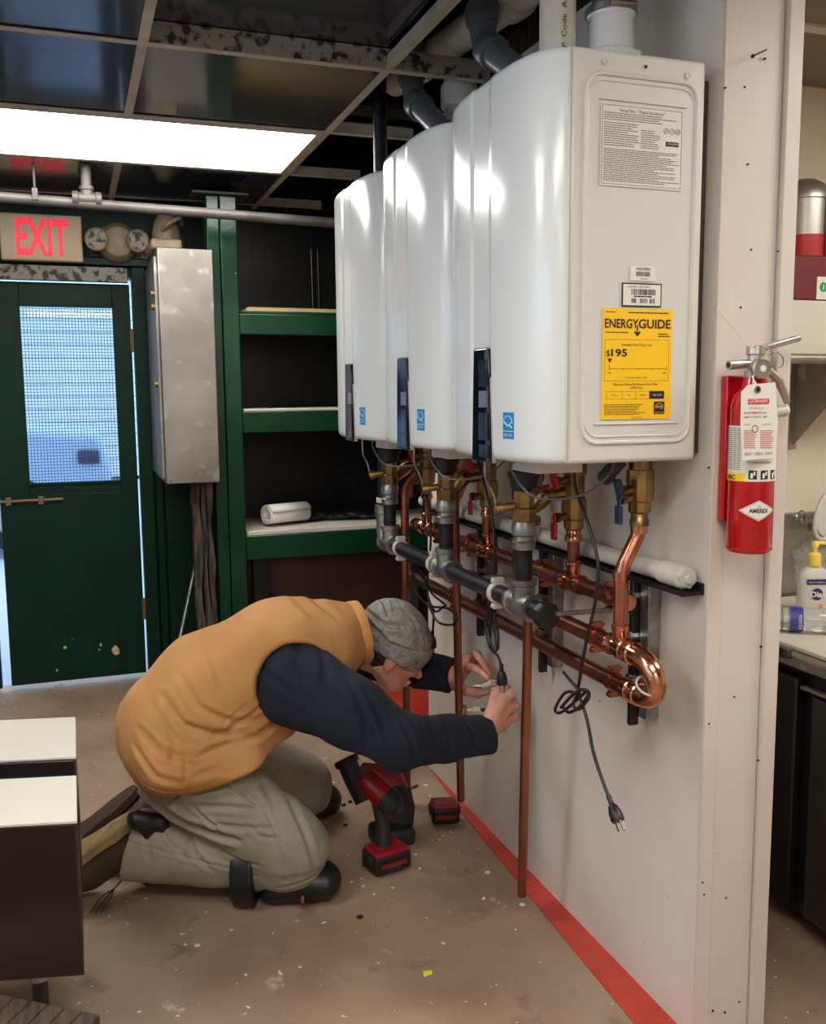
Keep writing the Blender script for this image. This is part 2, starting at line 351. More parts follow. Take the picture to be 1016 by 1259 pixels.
B(MB().prism([(-5.3, 8.65, 1.05), (-2.2, 8.65, 1.05), (-2.7, 8.65, 1.5), (-4.7, 8.65, 1.5)], (0, 1.4, 0)), 'car_roof', M_dblue, cr, bevel=.08, bseg=3)
B(MB().box((-1.7, 8.46, .72), (-1.52, 8.55, .84)), 'tail_lamp', M_dblue, cr, bevel=.02)
for x in (-5.3, -2.2):
    wv = B(MB().lathe((x, 8.48, .31), (0, 1, 0), [(0, .2), (.0, .30), (.05, .32), (.18, .32), (.2, .3)], 28), 'wheel', M_blackpl, cr)
    B(MB().lathe((x, 8.46, .31), (0, 1, 0), [(0, .05), (.01, .18), (.03, .2)], 20), 'hub_cap', M_silver, wv)

for o in cr.children_recursive: 
    if o.parent == cr: o.location.x += .62
cr.location.x += .0
# ------------------------------------------------------------------ suspended ceiling
XA, YC, T = -.293, 2.433, .61
cg = sempty('ceiling_grid', (XA, YC, CEIL))
xs = [XA-T*k for k in range(0, 5)]; ys = [YC+T*j for j in range(-8, 4)]
def bar(a, b): B(MB().box(a, b).box(((a[0]+b[0])/2-.003 if abs(a[0]-b[0]) < .1 else a[0], (a[1]+b[1])/2-.003 if abs(a[1]-b[1]) < .1 else a[1], CEIL+.002), ((a[0]+b[0])/2+.003 if abs(a[0]-b[0]) < .1 else b[0], (a[1]+b[1])/2+.003 if abs(a[1]-b[1]) < .1 else b[1], CEIL+.035)), 'grid_bar', M_grid, cg, smooth=False)
FIX = [(0, 1), (0, -4), (0, -7), (2, -2)]          # (first column, row index j)
def infix(k, j): return any(k in (f[0], f[0]+1) and j == f[1] for f in FIX)
for k, x in enumerate(xs):
    if k == 1:
        for j0, j1 in ((-8, -7), (-6, -4), (-3, 1), (2, 3)): bar((x-.012, YC+T*j0, CEIL), (x+.012, YC+T*j1 if j1 < 3 else YF, CEIL+.002))
    else: bar((x-.012, YB, CEIL), (x+.012, YF, CEIL+.002))
for j, y in zip(range(-8, 4), ys):
    bar((XL, y-.012, CEIL-.001), (-.002 if y > 1.45 else XA, y+.012, CEIL+.001))
for k in range(0, 5):
    for j in range(-8, 4):
        if infix(k, j): continue
        xa = max(XA-T*(k+1), XL); ya = YC+T*j; yb = min(ya+T, YF)
        if yb-ya < .05: continue
        dz = rng.normal(0, .003)
        B(MB().box((xa+.004, ya+.004, CEIL+(.052 if (k, j) == (0, -1) else .004)), (XA-T*k-.004, yb-.004, CEIL+(.058 if (k, j) == (0, -1) else .010))), 'ceiling_tile', M_tile, cg, smooth=False).rotation_euler = (rng.normal(0, .004), rng.normal(0, .004), 0)
for o in [c for c in cg.children if c.name.startswith('ceiling_tile')]: o.rotation_euler = (0, 0, 0)
# dirty galvanised member above the cross bar, and two more in the open bays
sb = struct('trim_5', MB().box((-.89, YC-.014, CEIL+.0015), (-.02, YC-.0035, CEIL+.05)), M_speck)
sb2 = struct('trim_6', MB().box((-.28, YC+T+.002, CEIL+.002), (-.02, YC+T+.02, CEIL+.04)), M_speck)
# near side over the kitchen passage: plain ceiling
kc = struct('ceiling_kitchen', MB().box((XA+.012, YB, CEIL+.004), (XR, 1.4, CEIL+.02)).box((.165, 1.4, CEIL+.004), (XR, 2.2, CEIL+.02)), M_kceil, smooth=False)
struct('trim_7', MB().box((.17, 1.83, CEIL-.004), (XR, 1.865, CEIL+.003)), M_trim)
def troffer(x0, x1, y0, y1, label, group=None):
    t = thing('ceiling_light', label, 'ceiling light', ((x0+x1)/2, (y0+y1)/2, CEIL), group)
    f = MB(); f.box((x0+.012, y0+.012, CEIL-.004), (x1-.012, y0+.03, CEIL+.012)).box((x0+.012, y1-.03, CEIL-.004), (x1-.012, y1-.012, CEIL+.012)).box((x0+.012, y0+.03, CEIL-.004), (x0+.03, y1-.03, CEIL+.012)).box((x1-.03, y0+.03, CEIL-.004), (x1-.012, y1-.03, CEIL+.012))
    B(f, 'light_frame', M_grid, t, smooth=False)
    B(MB().box((x0+.03, y0+.03, CEIL+.001), (x1-.03, y1-.03, CEIL+.008)), 'light_lens', M_lens, t, smooth=False)
    B(MB().box((x0+.01, y0+.01, CEIL+.013), (x1-.01, y1-.01, CEIL+.09)), 'light_housing', M_grid, t, smooth=False)
troffer(XA-2*T, XA, YC+T, YC+2*T, 'bright rectangular ceiling light in the dark glossy ceiling above the door')
troffer(XA-2*T, XA, YC-4*T, YC-3*T, 'rectangular ceiling light overhead, out of the picture')
troffer(XA-2*T, XA, YC-7*T, YC-6*T, 'second rectangular ceiling light overhead, out of the picture')
troffer(XA-4*T, XA-2*T, YC-2*T, YC-T, 'rectangular ceiling light added at the left to brighten the lower wall, out of the picture')  # unseen extra panel, added to lift the wall below the heaters
troffer(.45, 1.67, .55, 1.16, 'ceiling light over the kitchen passage, out of the picture')

# ------------------------------------------------------------------ pipes above the heaters
def pipething(name, label, cat, m_, pts, r, hubs=(), br=.09, mh=None, group=None):
    t = thing(name, label, cat, pts[0], group)
    B(MB().tube(bend(pts, br), r, 24), 'pipe', m_, t)
    for (p, q) in hubs: B(MB().lathe(p, Vector(q)-Vector(p), [(0, r+.0005), (0, r+.006), (.006, r+.008), ((Vector(q)-Vector(p)).length-.006, r+.008), ((Vector(q)-Vector(p)).length, r+.006), ((Vector(q)-Vector(p)).length, r)], 24), 'hub', mh or m_, t)
    return t
def greypipe(u0, u1, lab, D):
    a, b, c = [at(*p, 'X', D) for p in u0]
    pts = [a+Vector((0, 0, .55)), b, c]
    d1_ = (a-b).normalized(); d2_ = (c-b).normalized()
    t = pipething('vent_pipe', lab, 'pipe', M_pvcg, [a+Vector((0, 0, .3)), b, c], .031, [(b+d2_*.03, b+d2_*.085), (b+d1_*.045, b+d1_*.09)], br=.05, group=None)
    return t
greypipe(((592, 0), (594, 55), (680, 122)), 0, 'grey plastic vent pipe elbowing down behind the nearest heater', -.16)
greypipe(((506, 95), (508, 122), (572, 190)), 0, 'grey plastic vent pipe elbowing down behind the middle heater', -.16)
# big white vent mains crossing above the open bays
pipething('vent_duct', 'fat white vent main running along the wall top above the grey elbows', 'pipe', M_pvcw, [at(690, -45, 'X', -.082), at(620, 6, 'X', -.082), at(548, 57, 'X', -.082), at(486, 101, 'X', -.082)], .0435, [(at(520, 77, 'X', -.082), at(512, 83, 'X', -.082)), (at(640, -8, 'X', -.082), at(625, 2, 'X', -.082))], br=.02)
pipething('vent_duct', 'white vent riser behind the grey elbow of the middle heater', 'pipe', M_pvcw, [(-.055, 2.52, 1.88), (-.055, 2.52, 2.14)], .043, [((-.055, 2.52, 2.07), (-.055, 2.52, 2.13))])
pipething('vent_duct', 'white vent riser in the far open bay of the ceiling', 'pipe', M_pvcw, [(-.42, 3.0, 2.16), (-.42, 3.0, 2.8)], .05)
struct('trim_8', MB().box((.05, 1.6, 2.131), (.09, 2.93, 2.24)), M_bark)
struct('wall_plenum', MB().box((.42, 1.5, 2.14), (.5, 4.3, TOP)), M_black)
struct('trim_9', MB().box((-.28, 3.0, 2.2), (.8, 3.12, 2.34)), M_black)
pipething('vent_duct', 'upright white plastic pipe with printed lettering behind the nearest heater', 'pipe', M_pvcw, [(-.235, 1.62, 1.84), (-.235, 1.62, 2.75)], .033)
vp = C.objects[-1] if False else None
vt = thing('vent_adapter', 'white vent collar with steel band clamp on top of the nearest heater', 'vent collar', (-.13, 1.60, 1.86))
c0 = Vector((-.135, 1.60, 1.855))
B(MB().box((-.165, 1.55, 1.85), (-.098, 1.60, 1.905)), 'socket_box', M_white, vt, bevel=.006)
B(MB().lathe(c0, (0, 0, 1), [(0, .05), (.05, .05), (.055, .043), (.11, .041), (.115, .045), (.13, .045)], 28), 'collar', M_white, vt)
B(MB().lathe(c0+Vector((0, 0, .118)), (0, 0, 1), [(0, .046), (0, .0475), (.012, .0475), (.012, .046)], 28), 'band_clamp', M_galv, vt)
B(MB().cyl(c0+Vector((-.03, -.045, .124)), c0+Vector((.02, -.052, .124)), .005, 10), 'clamp_screw', M_galv, vt)
B(MB().cyl(c0+Vector((0, 0, .12)), c0+Vector((0, 0, .7)), .036, 28), 'pipe', M_pvcg, vt)
text('U.P. Code  ASTM F', 'lettering', M_ink, vt, (-.2355, 1.5862, 1.888), (0, 0, 1), (-1, 0, 0), .009, .14)

# ------------------------------------------------------------------ water heaters
HY, HS, HZ0, HZ1, HXB, HXS = 1.4546, .4586, 1.1636, 1.8596, -.03, -.298
HW = .44; yc = HY+HW/2
def front(y, inset=0.):
    s_ = min(1, abs(y-yc)/(HW/2)); x = -.298-(.068-inset)*(1-s_**3.2)**(1/2.2)
    d = abs(y-yc+.003)
    if d < .046: x += .0035*min(1, (.046-d)/.004)
    return x
def outline(inset):
    h = HW/2-inset; ys_ = sorted(set([round(v, 5) for v in list(yc+h*np.sin(np.linspace(-math.pi/2, math.pi/2, 45)))+[yc-.003+k*.046+e for k in (-1, 1) for e in (-.004, 0, .004)]]))
    return [(front(yc+(y-yc)*(HW/2)/h, inset), y) for y in ys_]
def make_heater():
    t = thing('water_heater', '', 'water heater', (-.18, yc, HZ0), 'white tankless water heaters on the partition wall')
    lv = [(HZ0, .014), (HZ0+.003, .007), (HZ0+.009, .002), (HZ0+.017, 0), (HZ1-.017, 0), (HZ1-.009, .002), (HZ1-.003, .007), (HZ1, .014)]
    vs = []; fs = []; n = None
    for z, ins in lv:
        ol = outline(ins); ol = [(HXS-.001, ol[0][1])]+ol+[(HXS-.001, ol[-1][1])]
        if n is None: n = len(ol)
        vs += [(x, y, z) for x, y in ol]
    for i in range(len(lv)-1):
        for k in range(n): fs.append((i*n+k, i*n+(k+1) % n, (i+1)*n+(k+1) % n, (i+1)*n+k))
    fs += [tuple(range(n-1, -1, -1)), tuple((len(lv)-1)*n+k for k in range(n))]
    link('front_cover', vs, fs, M_white, t, ang=50)
    B(MB().box((HXS, HY, HZ0), (HXB, HY+HW, HZ1)), 'casing', M_panel, t, bevel=.008, bseg=3)
    B(MB().box((HXB, HY+.03, HZ0+.01), (-.002, HY+HW-.03, HZ1-.02)), 'mounting_plate', M_steel2, t, bevel=.002)
    # pressed frame and small marks on the side panels
    for side in (0, 1):
        yy = HY-.0006 if side == 0 else HY+HW+.0006; sg = -1 if side == 0 else 1
        x0_, x1_, z0_, z1_, r = -.269, -.048, 1.2, 1.82, .03
        pts = []
        for (cx, cz, a0) in ((x1_-r, z1_-r, 0), (x0_+r, z1_-r, 90), (x0_+r, z0_+r, 180), (x1_-r, z0_+r, 270)):
            for k in range(7):
                a = math.radians(a0+90*k/6); pts.append((cx+r*math.cos(a), yy, cz+r*math.sin(a)))
        B(MB().tube(pts, .0042, 10, closed=True), 'pressed_rib', M_panel, t)
        if side == 0:
            B(MB().tube([(x*.965-.0055, yy, (z-1.51)*.965+1.51) for x, _, z in pts], .0018, 8, closed=True), 'pressed_rib', M_panel, t)
            for z in (1.779, 1.233): B(MB().box((-.245, yy-.0025, z-.0015), (-.07, yy+.003, z+.0015)), 'pressed_rib', M_panel, t, bevel=.001)
        for x in (-.235, -.07): sc = MB(); sc.lathe((x, yy+.001*sg, 1.838 if x < -.1 else 1.832), (0, sg, 0), [(0, .006), (.0015, .006), (.002, .0035), (.0005, .0034)], 14); B(sc, 'panel_screw', M_panel, t)
        B(MB().lathe((-.155, yy+.001*sg, 1.838), (0, sg, 0), [(0, .003), (.0012, .0028)], 10), 'vent_hole', M_hole, t)
    B(MB().box((HXS-.0035, HY-.0008, HZ0+.004), (HXS-.001, HY+.02, HZ1-.004)), 'cover_seam', M_panel, t, bevel=.0008)
    # control display low on the front
    a0, a1, a2, a3 = yc-.064, yc+.032, yc-.050, yc+.024       # bottom / top limits
    def slab(la, lb, ua, ub, z0_, z1_, off, th, nseg=8):
        vs = []; fs = []
        for zi in range(2):
            z = (z0_, z1_)[zi]; A, B_ = ((la, lb), (ua, ub))[zi]
            for k in range(nseg+1):
                y = A+(B_-A)*k/nseg; xx = front(y)-off
                vs += [(xx, y, z), (xx+th, y, z)]
        m_ = 2*(nseg+1)
        for k in range(nseg):
            p_ = 2*k
            fs += [(p_, p_+2, m_+p_+2, m_+p_), (p_+1, m_+p_+1, m_+p_+3, p_+3), (m_+p_, m_+p_+2, m_+p_+3, m_+p_+1), (p_, p_+1, p_+3, p_+2)]
        fs += [(0, m_, m_+1, 1), (2*nseg, 2*nseg+1, m_+2*nseg+1, m_+2*nseg)]
        return vs, fs
    dp_ = link('control_panel', *slab(a0, a1, a2, a3, HZ0-.004, 1.372, .006, .012), M_gloss, t, bevel=.002)
    link('display_screen', *slab(yc-.046, yc-.004, yc-.042, yc-.002, 1.30, 1.352, .0072, .003), M_screen, dp_)
    link('button_pad', *slab(yc-.048, yc-.004, yc-.046, yc-.004, 1.262, 1.293, .0072, .003), mat('button grey', (120, 122, 140), .2) if 'button grey' not in MATS else MATS['button grey'], dp_)
    link('button_pad', *slab(yc-.054, yc-.002, yc-.049, yc-.003, 1.20, 1.252, .0072, .003), M_screen, dp_)
    link('panel_trim', *slab(yc-.065, yc+.033, yc-.0495, yc+.0235, HZ0-.005, 1.3745, .003, .008), M_silver, dp_)
    link('panel_trim', *slab(yc-.056, yc-.006, yc-.053, yc-.004, HZ0+.003, HZ0+.028, .0072, .003), MATS['display glass'], dp_)
    B(MB().box((-.27, yc-.055, HZ0-.03), (-.17, yc+.055, HZ0+.002)), 'junction_box', M_panel, t, bevel=.002)
    # blue efficiency sticker
    sy0, sy1, sz0, sz1 = yc-.137, yc-.101, 1.206, 1.254
    st = link('efficiency_sticker', *slab(sy0, sy1, sy0, sy1, sz0, sz1, .0006, .001), M_blue, t, smooth=False)
    xs_ = front((sy0+sy1)/2)-.0012; slope = (front(sy1)-front(sy0))/(sy1-sy0)
    def sp(u, v): y = sy0+(sy1-sy0)*u; return Vector((front(y)-.0014, y, sz0+(sz1-sz0)*v))
    arc = MB()
    for (r0, cy_, a0_, a1_) in ((.40, .62, 20, 175),):
        arc.tube([sp(1-(.5+r0*math.cos(math.radians(a))), cy_-.05+.75*r0*math.sin(math.radians(a))) for a in np.linspace(a0_, a1_, 18)], .0006, 6)
    arc.tube([sp(1-x, .56+.06*math.sin(x*9)) for x in np.linspace(.1, .9, 14)], .0010, 6)
    arc.tube([sp(1-x, .47+.06*math.sin(x*11+1)) for x in np.linspace(.45, .85, 8)], .0009, 6)
    arc.tube([sp(.03, .29), sp(.97, .29)], .0007, 6)
    B(arc, 'sticker_mark', M_paper, st, smooth=False)
    text('ENERGY STAR', 'lettering', M_paper, st, sp(.95, .1), (slope, 1, 0) if False else (-slope, -1, 0), (0, 0, 1), .005, .031, depth=.0006)
    return t
heat = make_heater(); heat['label'] = 'nearest white water heater with yellow energy label on its side'
for k, lb in ((1, 'middle white water heater, between the nearest and the farthest one'), (2, 'farthest white water heater, next to the green shelves')):
    h2 = copy_tree(heat); h2['label'] = lb; h2.location.y += HS*k
# printed labels on the nearest heater
YS = HY-.0022
def quad(x0_, x1_, z0_, z1_, y=YS, d=.0009): return MB().box((x0_, y, z0_), (x1_, y+d, z1_))
def lines(x0_, x1_, z0_, z1_, n, name, m_, par, th=.38, jit=.3, gaps=True, y=None):
    b_ = MB(); dz = (z1_-z0_)/n; y = y if y is not None else YS-.0003
    for i in range(n):
        z = z1_-dz*(i+.5); x = x0_; end = x1_-(x1_-x0_)*jit*rng.random()
        while x < end:
            wd_ = (.002+.006*rng.random()) if gaps else end-x
            e = min(x+wd_, end); b_.add([(x, y, z-dz*th/2), (e, y, z-dz*th/2), (e, y, z+dz*th/2), (x, y, z+dz*th/2)], [(0, 1, 2, 3)]); x = e+.0009
    o = B(b_, name, m_, par, smooth=False); o['kind'] = 'stuff'; return o
rp = B(quad(-.241, -.077, 1.638, 1.772), 'rating_plate', MATS['white paper'], heat, smooth=False)
fr = MB()
for (a, b) in (((-.2385, 1.641), (-.0795, 1.6416)), ((-.2385, 1.7695), (-.0795, 1.7701)), ((-.2385, 1.641), (-.2379, 1.77)), ((-.0801, 1.641), (-.0795, 1.77))): fr.box((a[0], YS-.0004, a[1]), (b[0], YS, b[1]))
B(fr, 'plate_border', M_ink, rp, smooth=False)
text('Rating Plate   "Plaque Signalétique"', 'lettering', M_ink, rp, (-.205, YS-.0002, 1.7605), (1, 0, 0), (0, 0, 1), .0052, .09)
lines(-.235, -.083, 1.745, 1.759, 4, 'fine_print', M_grayink, rp, .42)
lines(-.235, -.16, 1.703, 1.743, 11, 'fine_print', M_grayink, rp, .4, .5)
lines(-.162, -.115, 1.703, 1.735, 9, 'fine_print', M_grayink, rp, .4, .5)
lines(-.235, -.083, 1.645, 1.70, 18, 'fine_print', M_grayink, rp, .45, .35)
for x in (-.112, -.1, -.088):
    B(MB().tube([(x+.0045*math.cos(a), YS-.0004, 1.736+.0045*math.sin(a)) for a in np.linspace(0, 6.283, 20)[:-1]], .0004, 5, closed=True), 'approval_mark', M_ink, rp)
    text({-.112: 'A', -.1: '+', -.088: 'KC'}[x], 'lettering', M_ink, rp, (x, YS-.0003, 1.734), (1, 0, 0), (0, 0, 1), .004, align='CENTER')
lm = B(quad(-.112, -.086, 1.711, 1.7185, YS-.0006, .0006), 'approval_mark', M_ink, rp, smooth=False)
text('AHRI CERTIFIED', 'lettering', M_paper, rp, (-.110, YS-.0008, 1.7133), (1, 0, 0), (0, 0, 1), .003, .022)
b1 = B(quad(-.178, -.126, 1.481, 1.507), 'barcode_label', M_paper, heat, smooth=False)
text('NAVIEN', 'lettering', M_ink, b1, (-.166, YS-.0002, 1.4995), (1, 0, 0), (0, 0, 1), .0045, .028, bold=.01)
def barcode(x0_, x1_, z0_, z1_, par):
    b_ = MB(); x = x0_
    while x < x1_:
        w_ = rng.choice([.0004, .0007, .001]); b_.add([(x, YS-.0003, z0_), (x+w_, YS-.0003, z0_), (x+w_, YS-.0003, z1_), (x, YS-.0003, z1_)], [(0, 1, 2, 3)]); x += w_+rng.choice([.0004, .0007, .001])
    B(b_, 'barcode', M_ink, par, smooth=False)['kind'] = 'stuff'
barcode(-.166, -.138, 1.489, 1.497, b1); text('7800000', 'lettering', M_grayink, b1, (-.158, YS-.0002, 1.4835), (1, 0, 0), (0, 0, 1), .0026, .014)
b2 = B(quad(-.194, -.113, 1.4365, 1.4775, YS, .001), 'barcode_label', M_ink, heat, bevel=.004, smooth=False)
B(quad(-.1915, -.1155, 1.439, 1.475, YS-.0003, .0003), 'label_face', M_paper, b2, smooth=False)
_ys = YS; YS = YS-.0004
text('NAVIEN  NPE-240A2', 'lettering', M_ink, b2, (-.182, YS-.0002, 1.4695), (1, 0, 0), (0, 0, 1), .003, .045)
barcode(-.176, -.126, 1.457, 1.467, b2); lines(-.17, -.128, 1.4525, 1.4565, 1, 'fine_print', M_ink, b2, .6); barcode(-.175, -.166, 1.443, 1.451, b2); barcode(-.158, -.142, 1.443, 1.451, b2); barcode(-.138, -.127, 1.443, 1.451, b2)
YS = _ys
eg = B(quad(-.231, -.089, 1.2405, 1.4335), 'energy_label', M_yellow, heat, smooth=False); X0 = -.231
XD, ZD = (1, 0, 0), (0, 0, 1)
text('ENERGY', 'lettering', M_ink, eg, (-.2275, YS-.0002, 1.400), XD, ZD, .0155, .068, bold=.02)
text('GUIDE', 'lettering', M_ink, eg, (-.1592, YS-.0002, 1.400), XD, ZD, .0155, .066, bold=.02)
ar = MB(); ar.box((-.1625, YS-.0003, 1.388), (-.1600, YS, 1.405)); ar.add([(-.168, YS-.0003, 1.3925), (-.1655, YS-.0003, 1.395), (-.16125, YS-.0003, 1.3905), (-.157, YS-.0003, 1.395), (-.1545, YS-.0003, 1.3925), (-.16125, YS-.0003, 1.385)], [(0, 1, 2, 5), (2, 3, 4, 5)])
B(ar, 'down_arrow', M_ink, eg, smooth=False)
lines(-.226, -.20, 1.4255, 1.4285, 1, 'fine_print', M_ink, eg, .5); lines(-.18, -.094, 1.424, 1.429, 1, 'fine_print', M_ink, eg, .4, .05)
lines(-.226, -.17, 1.390, 1.394, 1, 'fine_print', M_ink, eg, .45); lines(-.118, -.094, 1.384, 1.392, 2, 'fine_print', M_ink, eg, .5, .2)
bx_ = MB()
def rect(b_, x0_, x1_, z0_, z1_, t=.0004):
    for q in ((x0_, x1_, z0_, z0_+t), (x0_, x1_, z1_-t, z1_), (x0_, x0_+t, z0_, z1_), (x1_-t, x1_, z0_, z1_)): b_.box((q[0], YS-.0003, q[2]), (q[1], YS, q[3]))
rect(bx_, -.226, -.095, 1.308, 1.380); rect(bx_, -.222, -.103, 1.276, 1.290)
for x in (-.190, -.162, -.134): bx_.box((x, YS-.0003, 1.276), (x+.0004, YS, 1.290))
bx_.box((-.217, YS-.0003, 1.329), (-.099, YS, 1.3297))
for x, h in ((-.217, .008), (-.188, .002), (-.158, .002), (-.129, .002), (-.0995, .006)): bx_.box((x, YS-.0003, 1.3265), (x+.0006, YS, 1.329+h))
B(bx_, 'label_boxes', M_ink, eg, smooth=False)
text('Estimated Yearly Energy Cost', 'lettering', M_ink, eg, (-.162, YS-.0002, 1.369), XD, ZD, .0042, .062, align='CENTER')
text('$', 'lettering', M_ink, eg, (-.2235, YS-.0002, 1.351), XD, ZD, .0105, .0075); text('195', 'lettering', M_ink, eg, (-.2135, YS-.0002, 1.351), XD, ZD, .0125, .032, bold=.02)
B(MB().add([(-.221, YS-.0003, 1.347), (-.211, YS-.0003, 1.347), (-.216, YS-.0003, 1.339)], [(0, 1, 2)]), 'cost_pointer', M_ink, eg, smooth=False)
text('$195', 'lettering', M_ink, eg, (-.220, YS-.0002, 1.3205), XD, ZD, .003, .007); text('$206', 'lettering', M_ink, eg, (-.107, YS-.0002, 1.3205), XD, ZD, .003, .007)
text('Cost Range of Similar Models', 'lettering', M_ink, eg, (-.162, YS-.0002, 1.3125), XD, ZD, .003, .044, align='CENTER')
text('Maximum Gallons Per Minute of Hot Water', 'lettering', M_ink, eg, (-.162, YS-.0002, 1.3), XD, ZD, .0044, .092, align='CENTER')
text('(GPM) Rating', 'lettering', M_ink, eg, (-.162, YS-.0002, 1.294), XD, ZD, .004, .024, align='CENTER')
for x, s_ in ((-.206, 'VERY SMALL'), (-.176, 'LOW'), (-.148, 'MEDIUM')): text(s_, 'lettering', M_ink, eg, (x, YS-.0002, 1.2815), XD, ZD, .003, .013 if s_ != 'LOW' else .006, align='CENTER')
B(quad(-.1335, -.1035, 1.2765, 1.2895, YS-.0006, .0005), 'black_box', M_ink, eg, smooth=False)
text('HIGH 5.6 GPM', 'lettering', M_paper, eg, (-.1185, YS-.0008, 1.2815), XD, ZD, .0032, .018, align='CENTER')
lines(-.226, -.14, 1.248, 1.268, 7, 'fine_print', M_ink, eg, .42, .3)
text('ftc.gov/energy', 'lettering', M_ink, eg, (-.16, YS-.0002, 1.2425), XD, ZD, .003, .022, align='CENTER')
em = B(quad(-.124, -.102, 1.249, 1.2715, YS-.0006, .0005), 'star_mark', M_ink, eg, smooth=False)
B(MB().tube([(-.113-.0075*math.cos(a), YS-.0009, 1.262+.006*math.sin(a)) for a in np.linspace(.2, 2.9, 14)], .0005, 5), 'star_arc', M_yellow, em)
text('energy', 'lettering', M_yellow, em, (-.122, YS-.0009, 1.260), XD, ZD, .004, .017); text('ENERGY STAR', 'lettering', M_yellow, em, (-.1225, YS-.0009, 1.2505), XD, ZD, .0024, .019)

# ------------------------------------------------------------------ gas pipework
GX, GZ = -.21, .836
def drop_y(u, X): return at(u, 660, 'X', X).y
gy = [1.795, 1.795+HS-.012, 1.795+2*HS-.01]
def Gz(v, k=0): return at(648, v, 'X', GX).z
gm_ = thing('gas_manifold', 'black iron gas pipe with galvanised tees and black end cap below the heaters', 'gas pipe', (GX, 1.7, GZ))
Yend = 1.70
B(MB().cyl((GX, Yend, GZ), (GX, 2.73, GZ), .0205, 24), 'pipe', M_iron, gm_)
def tee(y, par, mt=M_galv, r=.026, x=GX, z=GZ, up=.042, L=.05):
    b_ = MB(); b_.lathe((x, y-L, z), (0, 1, 0), [(0, r-.004), (0, r+.003), (.012, r+.004), (.014, r), (2*L-.014, r), (2*L-.012, r+.004), (2*L, r+.003), (2*L, r-.004)], 26)
    B(b_, 'tee', mt, par); B(MB().lathe((x, y, z), (0, 0, 1), [(0, r-.001), (up, r-.001), (up+.002, r+.003), (up+.014, r+.004), (up+.014, r-.005)], 26), 'tee_branch', mt, par)
for y in gy: tee(y, gm_)
B(MB().lathe((GX, Yend+.005, GZ), (0, -1, 0), [(0, .024), (.004, .028), (.022, .029), (.028, .026), (.030, .008)], 10), 'end_cap', M_blackpl, gm_, ang=30)
# elbow and riser at the far end
ry = at(473, 600, 'X', GX).y
B(MB().tube(bend([(GX, ry-.1, GZ), (GX, ry, GZ), (GX, ry, GZ+.11)], .06), .027, 24), 'elbow', M_galv, gm_)
B(MB().lathe((GX, ry, GZ+.085), (0, 0, 1), [(0, .027), (.003, .031), (.028, .031), (.03, .02)], 24), 'elbow_collar', M_galv, gm_)
B(MB().cyl((GX, ry, GZ+.1), (GX, ry, 2.3), .0205, 24), 'riser_pipe', M_iron, gm_)
def ringclamp(par, c, ax, r, m_, ears=True, name='pipe_clamp', t=.008):
    c = Vector(c); ax = Vector(ax).normalized()
    b_ = MB(); b_.lathe(c-ax*t, ax, [(0, r), (0, r+.003), (2*t, r+.003), (2*t, r)], 24)
    if ears:
        for s_ in (-1, 1):
            e = c+Vector((0, 0, s_*(r+.008))); b_.obox(e, ax, (1, 0, 0), (0, 0, 1), t, .012, .006); b_.cyl(e-Vector((.016, 0, 0)), e+Vector((.016, 0, 0)), .004, 10)
    return B(b_, name, m_, par)
for u, v in ((493, 672), (535, 694), (612, 737)):
    ringclamp(gm_, (GX, at(u, v, 'X', GX).y, GZ), (0, 1, 0), .0215, M_pvcw)
B(MB().lathe((GX, ry, at(472, 617, 'X', GX).z), (0, 0, 1), [(0, .021), (0, .026), (.014, .026), (.014, .021)], 20), 'pipe_clamp', M_pvcw, gm_)
zt_ = HZ0
def gasdrop(k, y):
    lab = ['black and brass gas connection dropping from the nearest heater', 'black and brass gas connection dropping from the middle heater', 'black and brass gas connection dropping from the farthest heater'][k]
    t = thing('gas_connection', lab, 'gas pipe', (GX, y, GZ), 'gas connections under the heaters')
    L = lambda a, b, prof, nm, m_: B(MB().lathe((GX, y, a), (0, 0, 1), [(p*(b-a), r) for p, r in prof], 8 if 'body' in nm else 24), nm, m_, t, ang=30)
    L(Gz(720), Gz(672), [(0, .019), (1, .019)], 'nipple', M_iron)
    L(Gz(676), Gz(640), [(0, .020), (0, .0245), (.25, .0255), (.3, .022), (.45, .0215), (.5, .026), (.75, .027), (1, .022)], 'union', M_galv)
    L(Gz(643), Gz(600), [(0, .022), (.05, .026), (.4, .026), (.45, .023), (.9, .023), (1, .018)], 'valve_body', M_brass)
    L(Gz(602), Gz(586), [(0, .024), (.1, .028), (1, .031)], 'coupling', M_blackpl)
    L(Gz(588), Gz(569)+.012, [(0, .034), (.3, .036), (.35, .028), (1, .028)], 'inlet_nut', M_blackpl)
    zv = Gz(622)
    st_ = B(MB().cyl((GX-.02, y, zv), (GX-.045, y+.01, zv-.004), .009, 12).cyl((GX-.045, y+.01, zv-.004), (GX-.058, y+.015, zv-.006), .013, 12), 'valve_stem', M_brass, t)
    B(MB().tube(bend([(GX-.056, y+.015, zv-.004), (GX-.062, y+.02, zv+.03), (GX-.07, y+.045, zv+.055), (GX-.07, y+.045, zv+.13)], .02), .0035, 8), 'valve_lever', M_galv, st_)
    return t
for k, y in enumerate(gy): gasdrop(k, y)

